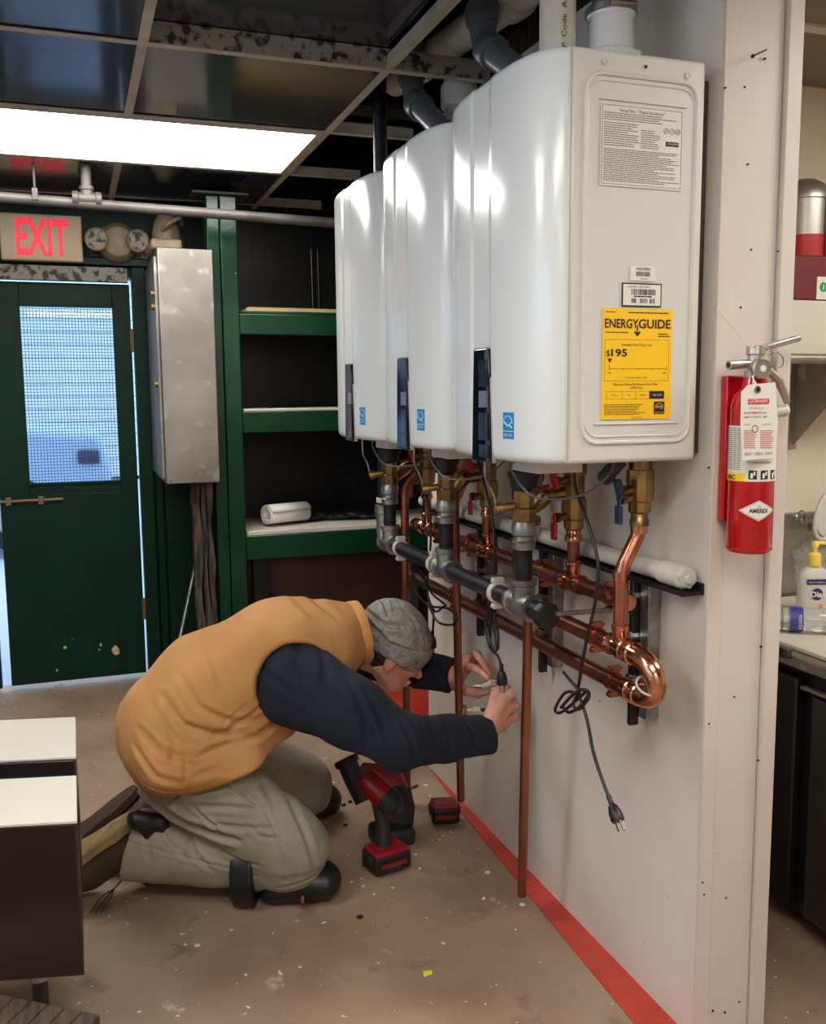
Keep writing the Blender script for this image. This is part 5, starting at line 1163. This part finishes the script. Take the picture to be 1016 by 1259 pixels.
# core inside the clothes
body.cap(W(225, 900), W(300, 850), .10, .10, 0, .75); body.cap(W(300, 850), W(400, 795), .11, .085, .03, .7)
body.cap(W(410, 785), hd-hu*.04-hf*.03, .055, .054, .03)
body.cap(shR, elR, .045, .038); body.cap(elR, wrR, .036, .027); body.cap(shL, elL, .045, .038); body.cap(elL, wrL, .036, .027)
for h_, k_, a_ in ((hipR, kneeR, ankR), (hipL, kneeL, ankL)): body.cap(h_, k_, .07, .05); body.cap(k_, a_, .045, .035)
# head
H = lambda f, s_, u_: hd+hf*f+hs*s_+hu*u_
body.ell(H(-.005, 0, .01), (.092, .073, .098), HR, .012); body.ell(H(.03, 0, -.05), (.055, .052, .066), HR, .02)
body.cap(H(.045, 0, -.098), H(.055, 0, -.094), .024, .022, .02); body.cap(H(-.02, .05, -.065), H(.04, .02, -.1), .02, .018, .02); body.cap(H(-.02, -.05, -.065), H(.04, -.02, -.1), .02, .018, .02)
body.cap(H(.085, 0, -.012), H(.108, 0, -.045), .009, .0125, .01); body.ell(H(.094, .012, -.05), (.009, .008, .006), HR, .006); body.ell(H(.094, -.012, -.05), (.009, .008, .006), HR, .006)
body.cap(H(.078, .03, .002), H(.082, -.03, .002), .010, .010, .012)
for sg in (-1, 1):
    body.carve(H(.094, sg*.030, -.014), H(.093, sg*.031, -.014), .010, .010, .012)
    body.ell(H(.062, sg*.038, -.04), (.024, .016, .016), HR, .016)
    body.ell(H(-.012, sg*.074, -.035), (.017, .008, .030), HR, .004); body.carve(H(-.006, sg*.083, -.03), H(-.006, sg*.083, -.042), .006, .005, .004)
body.cap(H(.085, .02, -.074), H(.085, -.02, -.074), .0055, .0055, .006); body.cap(H(.082, .017, -.084), H(.082, -.017, -.084), .006, .006, .006); body.carve(H(.092, .02, -.079), H(.092, -.02, -.079), .0016, .0016, .003)
# right hand, its back turned to the camera
w0 = A3(597, 905, 2.125)
kn = [A3(609, 856, 2.135), A3(620, 860, 2.12), A3(627, 869, 2.125), A3(629, 882, 2.14)]
body.cap(wrR, w0, .028, .027, .01, 1.2)
for i, k_ in enumerate(kn): body.cap(w0+(k_-w0)*.12, k_, .018, (.0135, .0138, .013, .012)[i], .012)
body.cap(w0+(kn[0]-w0)*.5, w0+(kn[3]-w0)*.6, .016, .016, .01)
finger(body, [kn[0], A3(621, 846, 2.138), A3(624, 845, 2.175), A3(614, 847, 2.20)], .0115, .0080)
finger(body, [kn[1], A3(630, 853, 2.118), A3(631, 856, 2.165), A3(620, 856, 2.20)], .0118, .0082)
finger(body, [kn[2], A3(634, 867, 2.125), A3(634, 869, 2.17), A3(624, 868, 2.205)], .0112, .0080)
finger(body, [kn[3], A3(634, 882, 2.14), A3(633, 883, 2.18), A3(624, 880, 2.205)], .0104, .0072)
finger(body, [w0+(kn[0]-w0)*.28+np.array([-.006, .012, 0]), A3(606, 872, 2.175), A3(608, 860, 2.20), A3(608, 849, 2.21)], .0155, .0095)
# left hand, palm side to the camera, thumb below
w1 = A3(559, 838, 2.47)
body.cap(wrL, w1, .027, .026, .01)
kl = [A3(573, 818, 2.415), A3(575, 811, 2.44), A3(577, 812, 2.46), A3(580, 818, 2.475)]
for i, k_ in enumerate(kl): body.cap(w1+(k_-w1)*.1, k_, .018, (.0135, .0135, .013, .012)[i], .012)
finger(body, [kl[0], A3(585, 822, 2.33), A3(594, 828, 2.29), A3(601, 835, 2.262)], .0115, .0078)
finger(body, [kl[1], A3(585, 803, 2.39), A3(594, 815, 2.34), A3(600, 829, 2.30)], .0120, .0082)
finger(body, [kl[2], A3(588, 804, 2.41), A3(597, 818, 2.36), A3(602, 830, 2.33)], .0114, .0080)
finger(body, [kl[3], A3(590, 812, 2.43), A3(598, 824, 2.38), A3(602, 836, 2.35)], .0102, .0072)
finger(body, [w1+np.array([.008, -.012, -.012]), A3(574, 850, 2.40), A3(588, 853, 2.33), A3(601, 850, 2.275)], .0165, .0095)
sdf_obj(body, 'body', M_skin, man)
for sg in (-1, 1):
    ey = B(MB().ell(tuple(H(.082, sg*.030, -.014)), (.011, .011, .011), 16, 10), 'eye', M_paper, man); B(MB().ell(tuple(H(.0915, sg*.030, -.015)), (.0045, .005, .005), 12, 8), 'iris', M_hair, ey)
    B(MB().tube([H(.089, sg*(.016+.007*k), .004+.0025*math.sin(k)) for k in range(5)], .0022, 6), 'eyebrow', M_hair, man)
nm = MB()
for (p, q) in ((A3(601, 835, 2.255), A3(597, 831, 2.27)), (A3(603, 849, 2.265), A3(598, 850, 2.28))):
    p, q = Vector(p), Vector(q); B(MB().ell(tuple(p*.55+q*.45+Vector((-.002, -.0068, .004))), (.0058, .002, .0045), 10, 6), 'fingernail', mat('nail', (226, 180, 160), .3) if 'nail' not in MATS else MATS['nail'], man)
# stubble beard along the jaw, and hair at the nape
hr = Field((-.46, 2.34, .42), (-.12, 2.60, .76), .004)
hr.ell(H(-.028, 0, -.02), (.073, .078, .072), HR, .01); hr.cut(H(.0, 0, -.03), hf, 0); hr.cut(H(0, 0, -.072), -hu)
sdf_obj(hr, 'hair', M_hair, man, disp=lambda V: .002*vnoise(V, 120, 3))
# ---- knit hat
def hatfield():
    f = Field((-.46, 2.34, .44), (-.12, 2.60, .78), .0035); f.ell(H(-.004, 0, .022), (.108, .088, .096), HR, .02); f.ell(H(-.030, 0, .062), (.068, .066, .058), HR, .045); f.ell(H(-.045, 0, .03), (.062, .06, .06), HR, .03); return f
cp, cn = H(0, 0, -.022), hu*.985-hf*.0
ht = hatfield(); ht.cut(cp, -cn, .006)
hc = [([A3(452, 741, 2.4), A3(459, 757, 2.4), A3(472, 768, 2.4), A3(494, 770, 2.4)], .0055, .013), ([A3(484, 734, 2.4), A3(479, 748, 2.4), A3(479, 760, 2.4)], .0045, .010), ([A3(445, 750, 2.4), A3(456, 768, 2.4), A3(476, 790, 2.4), A3(505, 800, 2.4)], .0055, .010), ([A3(495, 745, 2.4), A3(510, 765, 2.4), A3(516, 790, 2.4)], .005, .002)]
sdf_obj(ht, 'knit_hat', M_beanie, man, disp=lambda V: .0016*vnoise(V, 30, 8)+.0006*vnoise(V, 150, 9), cr=hc)
cf = hatfield(); cf.F -= .0095; cf.cut(H(0, 0, -.034), -(hu*.97+hf*.12), .006); cf.cut(H(0, 0, .012), hu*.95-hf*.22, .006)
hatc = sdf_obj(cf, 'hat_cuff', M_beanie, man, disp=lambda V: .0007*vnoise(V, 30, 8)+.0008*np.sin(((V-hd)@hs*700)))
tp = A3(513, 813, 2.392); 
text('/A\\', 'hat_mark', M_hair, man, tuple(A3(509, 817, 2.385)), (.94, 0, -.2), (.2, 0, .94), .011, .016, depth=.0)
# ---- vest
vs_ = Field((-1.12, 2.10, .20), (-.34, 2.84, .82), .0052)
vs_.cap(W(212, 888), W(262, 845), .142, .142, 0, .80); vs_.cap(W(262, 845), W(345, 806), .142, .150, .05, .76); vs_.cap(W(345, 806), W(398, 790), .135, .112, .05, .70)
vs_.cap(A3(196, 925, 2.42), A3(292, 925, 2.42), .086, .086, .05, .42); vs_.cap(W(398, 790), W(428, 775), .108, .070, .04, .85)
vs_.cap(W(300, 885), W(330, 878), .10, .085, .05, .60)
vs_.cut(A3(258, 957, 2.3), np.array([.26, 0, -.96]), .012)
vs_.cut(W(446, 765), np.array([.97, 0, .1]), .01)
vs_.carve(A3(366, 842, 2.10), A3(368, 842, 2.27), .112, .104, .012)
vs_.carve(shL+np.array([0, .15, -.01]), shL+np.array([.012, .05, -.03]), .098, .088, .012)
YV = 2.26
P2 = lambda *uv: [A3(u, v, YV) for u, v in uv]
vc_ = [(P2((200, 862), (225, 895), (262, 905), (300, 898)), .009, .009), (P2((225, 838), (245, 872), (285, 890), (330, 885)), .008, .007), (P2((262, 800), (272, 840), (290, 862)), .009, .005),
       (P2((170, 905), (200, 925), (240, 930), (285, 915)), .007, .008), (P2((330, 868), (300, 888), (255, 915)), .006, .006), (P2((165, 925), (190, 948), (225, 955)), .006, .007),
       (P2((305, 865), (283, 885), (258, 910)), .0025, .004), (P2((340, 760), (310, 775), (285, 800)), .012, .004), (P2((400, 752), (415, 762), (432, 770)), .006, .006), (P2((372, 748), (392, 765), (420, 775)), .007, .004),
       (P2((228, 925), (226, 945), (222, 962)), .003, .005), (P2((345, 890), (330, 905), (300, 912)), .008, .008), (P2((235, 948), (262, 940), (290, 943)), .006, .006), (P2((205, 885), (215, 915), (210, 940)), .008, .004),
       (P2((150, 940), (175, 962), (215, 966), (262, 956)), .0022, .003), (P2((320, 905), (345, 893), (350, 880)), .008, .006)]
sdf_obj(vs_, 'vest', M_vest, man, disp=lambda V: .0045*vnoise(V*np.array([1, .7, 1.5]), 9, 1)+.0022*vnoise(V, 24, 2), cr=vc_)
col = Field((-.50, 2.28, .50), (-.30, 2.68, .80), .004)
ca = W(440, 778); cx_ = np.array([.93, 0, .12]); cx_ /= np.linalg.norm(cx_)
col.cap(ca-cx_*.02, ca+cx_*.02, .092, .088, 0, .88); col.cut(ca+cx_*.016, cx_, .004); col.cut(ca-cx_*.012, -cx_, .004); col.carve(ca-cx_*.1, ca+cx_*.1, .078, .078, .004)
sdf_obj(col, 'collar', M_rib, man, disp=lambda V: .0008*vnoise(V, 60, 5))
# pocket with a light lining edge
pk = [Vector(A3(u, v, 2.268)) for u, v in ((284, 935), (289, 949), (297, 955), (304, 950), (306, 940), (300, 930))]
B(MB().tube(catmull(pk, 5), .0038, 8), 'pocket_edge', M_khaki, man)
# ---- shirt (sleeves)
st_ = Field((-.80, 1.96, .30), (-.06, 2.86, .74), .0048)
st_.cap(A3(368, 842, 2.31), (shR+elR)/2+np.array([0, -.01, -.005]), .114, .084, 0); st_.cap((shR+elR)/2+np.array([0, -.01, -.005]), elR, .084, .066, .03)
st_.cap(elR, elR*.45+wrR*.55, .066, .056, .03); st_.cap(elR*.45+wrR*.55, wrR+np.array([.02, 0, 0]), .056, .050, .02)
st_.cap(shL, elL, .085, .062, .02); st_.cap(elL, wrL, .066, .052, .03); st_.cap(W(330, 830), W(405, 800), .10, .09, .03, .7)
dR = wrR-elR; dR /= np.linalg.norm(dR); dL = wrL-elL; dL /= np.linalg.norm(dL)
X_, Y_, Z_ = np.meshgrid(*[st_.lo[i]+st_.h*np.arange(st_.n[i]) for i in range(3)], indexing='ij', sparse=True)
pl = ((X_-wrL[0])*dL[0]+(Y_-wrL[1])*dL[1]+(Z_-wrL[2])*dL[2]).astype(np.float32); pR = A3(603, 902, 2.125); nR = dR*.9+np.array([0, 0, .12]); pr_ = ((X_-pR[0])*nR[0]+(Y_-pR[1])*nR[1]+(Z_-pR[2])*nR[2]).astype(np.float32); pl = np.where((Y_ > 2.30), pl, pr_); st_.F = np.maximum(st_.F, np.broadcast_to(pl, st_.F.shape))
YA = 2.07; P3 = lambda *uv: [A3(u, v, YA) for u, v in uv]
sc_ = [(P3((455, 850), (470, 885), (475, 920)), .007, .007), (P3((440, 845), (452, 885), (455, 925)), .008, .006), (P3((490, 880), (500, 905), (505, 935)), .006, .006), (P3((515, 884), (520, 905), (535, 925)), .006, .005), (P3((345, 800), (365, 815), (385, 850)), .003, .003),
       (P3((425, 815), (415, 850), (425, 890)), .010, .006), (P3((400, 795), (385, 840), (395, 890)), .012, .005), (P3((545, 888), (552, 905), (550, 930)), .005, .005), (P3((575, 886), (582, 905), (580, 925)), .004, .004), (P3((330, 840), (360, 865), (400, 880)), .010, .005)]
sdf_obj(st_, 'shirt', M_navy, man, disp=lambda V: .003*vnoise(V*np.array([1.6, 1, 1]), 14, 11)+.0015*vnoise(V, 40, 12), cr=sc_)
# ---- trousers
tr_ = Field((-1.12, 2.08, .0), (-.38, 2.86, .52), .0052)
tr_.cap(W(205, 930), W(270, 915), .11, .11, 0, .78)
tr_.cap(hipR+np.array([.02, -.0, -.01]), kneeR+np.array([-.02, 0, .035]), .108, .100, .04); tr_.cap(kneeR+np.array([-.0, 0, .0]), kneeR+np.array([.0, 0, -.01]), .094, .086, .03)
tr_.cap(kneeR+np.array([-.04, .01, -.02]), ankR*.5+kneeR*.5, .078, .082, .02); tr_.cap(ankR*.5+kneeR*.5, ankR+np.array([-.01, 0, .01]), .082, .092, .02)
tr_.cap(hipL, kneeL+np.array([-.02, 0, .03]), .12, .09, .03); tr_.cap(kneeL, kneeL, .09, .09, .02); tr_.cap(kneeL, ankL, .08, .08, .02)
hemd = np.array([-.90, .30, .22]); tr_.cut(A3(152, 1055, 2.36), hemd, .006); tr_.cut((0, 0, .004), (0, 0, -1))
YT = 2.19; P4 = lambda *uv: [A3(u, v, YT) for u, v in uv]
tc_ = [(P4((300, 1040), (240, 1030), (200, 1015), (180, 1000)), .007, .024), (P4((262, 965), (300, 985), (330, 1003)), .003, .008), (P4((200, 985), (245, 985), (290, 975)), .006, .006), (P4((235, 1005), (285, 1000), (330, 1002)), .006, .006), (P4((250, 1025), (300, 1022), (340, 1020)), .005, .006),
       (P4((330, 1000), (345, 1040), (352, 1075)), .0032, .007), (P4((360, 985), (378, 1030), (388, 1070)), .007, .005), (P4((340, 1095), (365, 1085), (392, 1075)), .004, .006), (P4((350, 1105), (372, 1098), (390, 1090)), .004, .005),
       (P4((240, 1005), (262, 1022), (283, 1036)), .003, .008), (P4((210, 1010), (226, 990), (214, 975)), .003, .008), (P4((310, 950), (330, 975), (345, 1000)), .008, .004), (P4((150, 1072), (205, 1076), (260, 1080), (320, 1085)), .003, .006),
       (P4((195, 1045), (215, 1068), (240, 1078)), .006, .006), (P4((235, 1045), (245, 1072), (270, 1092)), .006, .006), (P4((165, 1040), (185, 1060), (190, 1090)), .006, .005), (P4((280, 1060), (300, 1068), (322, 1068)), .005, .004), (P4((300, 1015), (322, 1030), (345, 1030)), .004, .006)]
sdf_obj(tr_, 'trousers', M_khaki, man, disp=lambda V: .0035*vnoise(V*np.array([1, 1, 1.6]), 13, 21)+.0018*vnoise(V, 34, 22), cr=tc_)
# ---- knee pads and their straps
def pad(k_, a_, nm):
    f = Field(k_-np.array([.17, .16, .16]), k_+np.array([.14, .16, .14]), .0045); f.lo[2] = 0
    d = k_-a_; d[2] = 0; d /= np.linalg.norm(d); g = np.array([k_[0], k_[1], .05])
    f.cap(g-d*.05, g+d*.075, .058, .046, 0, .75); f.cut((0, 0, .085), (.35, 0, 1), .01); f.cut((0, 0, .0035), (0, 0, -1), .004)
    o = sdf_obj(f, nm, M_blackpl, man, disp=lambda V: .0015*vnoise(V, 30, 31)); return g, d
gR, dR_ = pad(kneeR, ankR, 'knee_pad'); gL, dL_ = pad(kneeL, ankL, 'knee_pad')
sb_ = Field((-.80, 2.1, 0), (-.58, 2.42, .22), .0045)
c_ = np.array([-.735, 2.305, .085]); sb_.cap(c_-dR_*.03, c_+dR_*.03, .096, .098, 0); sb_.cut(c_+dR_*.028, dR_, .004); sb_.cut(c_-dR_*.028, -dR_, .004); sb_.cut((0, 0, .003), (0, 0, -1), .003); sb_.cut((0, 0, .15), (0, 0, 1), .004)
sdf_obj(sb_, 'knee_pad_strap', M_blackpl, man)
sp2 = A3(372, 1106, 2.19)
B(MB().obox(tuple(sp2), (.1, 0, 1), (0, 1, 0), (1, 0, 0), .008, .002, .003), 'strap_stitch', mat('pink stitch', (150, 90, 84), .7), man)
us = Field((-1.06, 2.2, .14), (-.86, 2.6, .36), .004)
for (a, b, r) in (((168, 1008), (196, 1010), .024), ((178, 1015), (190, 1035), .02), ((196, 1012), (215, 1028), .016)): us.cap(A3(*a, 2.36), A3(*b, 2.36), r, r*.8, .012)
sdf_obj(us, 'upper_strap', M_blackpl, man, disp=lambda V: .003*vnoise(V, 40, 33))
# ---- boots
def boot(heel, toe, nm, sign=-1):
    heel, toe = np.array(heel), np.array(toe); d = (toe-heel)/np.linalg.norm(toe-heel); sd_ = np.array([0, 1., 0]); sd_ -= d*(sd_@d); sd_ /= np.linalg.norm(sd_); up_ = np.cross(d, sd_)
    if up_[0] > 0: up_ = -up_           # points out through the sole
    f = Field(np.minimum(heel, toe)-.15, np.maximum(heel, toe)+.15, .0045); L = np.linalg.norm(toe-heel)
    q = lambda t, h_: heel+d*L*t-up_*h_
    f.cap(q(.08, .038), q(.3, .045), .042, .043, 0); f.cap(q(.3, .045), q(.7, .040), .045, .046, .02); f.cap(q(.7, .036), q(.92, .030), .046, .040, .02)
    f.cap(q(.12, .05), q(.16, .13), .045, .055, .025); f.cut(q(0, 0), up_, .006)
    o = sdf_obj(f, nm, M_boot, man, disp=lambda V: .002*vnoise(V, 22, 41))
    sv = []; n = 40
    for i in range(n):
        a = 2*math.pi*i/n; t = .5-.5*math.cos(a); wd_ = .040+.008*math.sin(t*math.pi*.9)-(.006 if .3 < t < .55 else 0); sv.append(heel+d*(L*(t*1.08-.02))+sd_*wd_*np.sign(math.sin(a))*abs(math.sin(a))**.5)
    so_ = B(MB().prism([tuple(p) for p in sv], tuple(up_*.024)), 'boot_sole', M_sole, o, bevel=.003)
    return o, q, d, up_
bR, q_, d_, u_ = boot(A3(166, 1003, 2.43)+np.array([.012, 0, -.012]), A3(66, 1078, 2.47), 'boot')
bL, qq, _, _ = boot(A3(166, 972, 2.62)+np.array([.01, 0, -.01]), A3(64, 1062, 2.66), 'boot')
for c in bL.children: c.data.materials[0] = M_boot
for k in range(3):
    B(MB().tube(catmull([A3(152, 1080, 2.37), A3(141, 1092, 2.36), A3(128+4*k, 1100+2*k, 2.34), A3(118+5*k, 1112, 2.33), A3(112+6*k, 1122, 2.33)], 5), .0018, 6), 'boot_lace', M_blackpl, bR)
# held connector
cnn = thing('wire_connector', 'small clear plastic connector pinched between the hands of the man', 'connector', tuple(A3(603, 842, 2.24)))
ca_, cb2 = A3(596, 844, 2.27), A3(607, 839, 2.225)
B(MB().cyl(tuple(ca_), tuple(cb2), .0085, 14), 'clear_body', M_milky, cnn); B(MB().cyl(tuple(ca_-np.array([.022, -.02, .002])), tuple(ca_), .006, 12), 'metal_sleeve', M_galv, cnn)
for k in (-1, 1): B(MB().cyl(tuple(cb2+np.array([0, 0, .004*k])), tuple(cb2+np.array([.012, -.01, .004*k+.004])), .002, 8), 'metal_tip', M_galv, cnn)

# ------------------------------------------------------------------ tools on the floor
M_rub = mat('grey black rubber', (36, 36, 38), .6, 0, bump=.1, bscale=120)
def battery(par, c, ax, hx, hy, hz, label=True):
    c = Vector(c); ax = Vector(ax).normalized(); ay = Vector((0, 0, 1)).cross(ax); up = Vector((0, 0, 1))
    b = B(MB().obox(c, ax, ay, up, hx, hy, hz*.72), 'battery_case', M_blackpl, par, bevel=.008, bseg=3)
    B(MB().obox(c+up*hz*.62, ax, ay, up, hx*.92, hy*.92, hz*.36), 'battery_top', M_toolred, b, bevel=.006, bseg=3)
    B(MB().obox(c-ay*(hy+.0005)+up*(-.002), ax, ay, up, hx*.7, .0015, hz*.16), 'red_stripe', M_toolred, b, bevel=.0005)
    for s_ in (-1, 1): B(MB().obox(c+ax*(hx+.001)*s_+up*hz*.3, ax, ay, up, .004, hy*.5, hz*.3), 'release_clip', M_rub, b, bevel=.002)
    return b
bc = at(478, 1056, 'Y', 2.30); bc.z = .034
dr = thing('impact_driver', 'red and black cordless driver standing upright on its battery beside the knee', 'power tool', (bc.x, bc.y+.02, 0))
ax = Vector((.94, .2, 0)).normalized(); ay = Vector((0, 0, 1)).cross(ax)
bb = battery(dr, (bc.x, bc.y+.02, .036), ax, .056, .042, .034)
text('M18', 'lettering', M_grayink, bb, tuple(Vector((bc.x, bc.y+.02, .022))-ay*.0445-ax*.02), tuple(ax), (0, 0, 1), .013, .04, depth=.001)
B(MB().tube(bend([Vector((bc.x, bc.y+.02, .03))-ax*.058, Vector((bc.x, bc.y+.02, .03))-ax*.072, Vector((bc.x, bc.y+.02, .062))-ax*.072, Vector((bc.x, bc.y+.02, .062))-ax*.054], .008), .003, 8), 'belt_clip', M_blackpl, dr)
h0, h1 = Vector(A3(472, 1040, 2.33)), Vector(A3(466, 985, 2.35))
B(MB().tube([h0, h0*.5+h1*.5+Vector((.003, 0, 0)), h1], [.022, .0185, .021], 16), 'handle', M_rub, dr)
B(MB().obox(tuple(h0*.25+h1*.75+Vector((.024, -.004, 0))), (1, 0, 0), (0, 1, 0), (0, 0, 1), .007, .008, .017), 'trigger', M_toolred, dr, bevel=.004)
m0, m1 = Vector(A3(447, 955, 2.38)), Vector(A3(487, 992, 2.30))
md_ = (m1-m0).normalized()
B(MB().lathe(m0, md_, [(0, .012), (.004, .026), (.02, .034), (.07, .036), (.085, .034)], 24), 'motor_housing', M_toolred, dr)
B(MB().lathe(m0+md_*.082, md_, [(0, .034), (.006, .036), (.03, .033), (.045, .024), (.052, .014), (.06, .012)], 24), 'nose', M_rub, dr)
for k in range(3): B(MB().obox(tuple(m0+md_*(.02+.012*k)+Vector((.0, -.034, .0))), md_, (0, 1, 0), (0, 0, 1), .0025, .003, .012), 'vent_slot', M_blackpl, dr)
pl_ = m0+md_*.055+Vector((0, -.036, .008)); B(MB().obox(tuple(pl_), md_, (0, 1, 0), md_.cross(Vector((0, 1, 0))), .022, .0012, .007), 'name_plate', M_grayink, dr, bevel=.001)
# second tool lying behind it
g0, g1 = Vector(A3(428, 940, 2.55)), Vector(A3(448, 985, 2.50))
t2 = thing('grease_gun', 'black and red power tool lying behind the cordless driver under the sleeve', 'power tool', (-.3, 2.55, 0))
B(MB().tube([g0, g0*.6+g1*.4, g1], [.030, .030, .027], 20), 'grip', M_dark, t2); B(MB().lathe(g0+(g0-g1).normalized()*.0, (g0-g1), [(0, .031), (.0, .036), (.014, .038), (.02, .034), (.021, .01)], 22), 'end_collar', M_rub, t2)
b0, b1 = Vector(A3(445, 950, 2.56)), Vector(A3(482, 962, 2.56))
B(MB().tube([b0, b0*.5+b1*.5, b1, Vector(A3(492, 985, 2.52))], [.030, .042, .044, .038], 20), 'tool_body', M_toolred, t2)
e0, e1 = Vector(A3(489, 970, 2.52)), Vector(A3(488, 1014, 2.46)); e1.z = max(e1.z, .05)
B(MB().tube([e0+Vector((0, 0, .012)), e0, e0*.5+e1*.5, e1, e1-Vector((0, 0, .012))], [.02, .040, .052, .048, .03], 22), 'rubber_base', M_rub, t2)
l0_ = Vector((e1.x-.03, e1.y+.03, .04)); B(MB().box((e1.x-.075, e1.y-.045, 0.001), (e1.x+.045, e1.y+.055, .055)), 'tool_foot', M_rub, t2, bevel=.016, bseg=3)
B(MB().cyl(A3(500, 971, 2.5), A3(514, 966, 2.5), .0045, 10), 'bit_holder', M_hinge, t2)
sb = at(551, 1010, 'Y', 2.50)
t3 = thing('battery_pack', 'red and black battery pack lying alone next to the copper pipe foot', 'battery', (sb.x, 2.52, 0))
battery(t3, (sb.x, 2.53, .034), (.92, -.2, 0), .042, .036, .034)
# bits of debris
def bit(u, v, name, lab, m_, s_, grp=None, shape='nut'):
    p = at(u, v, 'Z', 0); b_ = MB()
    if shape == 'nut': b_.cyl((p.x-s_, p.y, s_*.62), (p.x+s_, p.y+s_*.6, s_*.62), s_*.6, 8)
    else: b_.prism([(p.x+s_*math.cos(a)*(.7+.5*rng.random()), p.y+s_*math.sin(a)*(.7+.5*rng.random()), .0006) for a in np.linspace(0, 6.283, 8)[:-1]], (0, 0, .0018))
    o = B(b_, name, m_, None, base=(p.x, p.y, 0)); tag(o, lab, name.replace('_', ' '), grp); return o
for u, v in ((423, 991), (431, 987), (425, 1016), (398, 998)): bit(u, v, 'screw', {423: 'left black screw of the close pair between far knee and driver', 431: 'right black screw of the close pair between far knee and driver', 425: 'black screw nearest the driver battery, below the close pair', 398: 'black screw touching the far knee pad'}[u], M_blackpl, .006, 'black screws by the knee')
yl = at(526, 1198, 'Z', 0)
o = B(MB().prism([(yl.x-.012, yl.y-.008, .0006), (yl.x+.010, yl.y-.004, .0006), (yl.x+.013, yl.y+.009, .0006), (yl.x-.006, yl.y+.012, .0006)], (0, 0, .0012)), 'paper_scrap', mat('yellow scrap', (240, 226, 30), .6), None, base=(yl.x, yl.y, 0)); tag(o, 'tiny yellow scrap lying alone on the brown floor', 'scrap')
bit(443, 1128, 'chip', 'dark splinter lying on the floor below the driver', M_hole, .009, None, 'x')
CH_ = {(600, 1073): 'white paint chip between the driver and the red strip', (642, 1113): 'white paint chip just below the open end of the hanging copper pipe', (243, 1163): 'white paint chip on the floor below the kneeling man, left side', (228, 1162): 'small white chip left of the paint chip below the kneeling man', (336, 1148): 'white paint chip below the near knee pad', (524, 966): 'white paint chip by the bit of the tool lying behind the driver', (545, 1028): 'white chip nearest the loose battery pack', (541, 1033): 'tiny white chip just below the loose battery pack'}
for u, v, s_ in ((600, 1073, .008), (243, 1163, .007), (642, 1113, .008), (433, 1085, .005), (411, 1087, .005), (447, 1090, .004), (545, 1028, .004), (524, 966, .008), (541, 1033, .003), (402, 1080, .003), (228, 1162, .004), (336, 1148, .003), (595, 1105, .004), (460, 1100, .003)):
    bit(u, v, 'paint_chip', CH_.get((u, v), {433: 'white paint chip left of the driver battery', 411: 'tiny white chip between the near knee pad and the driver battery', 447: 'tiny white chip just below the driver battery', 402: 'tiny white chip closest to the bent near knee', 595: 'small white chip left of the open end of the hanging copper pipe', 460: 'tiny white chip on bare concrete a hand below the driver battery'}.get(u)), M_paper, s_, 'white paint chips', 'x')
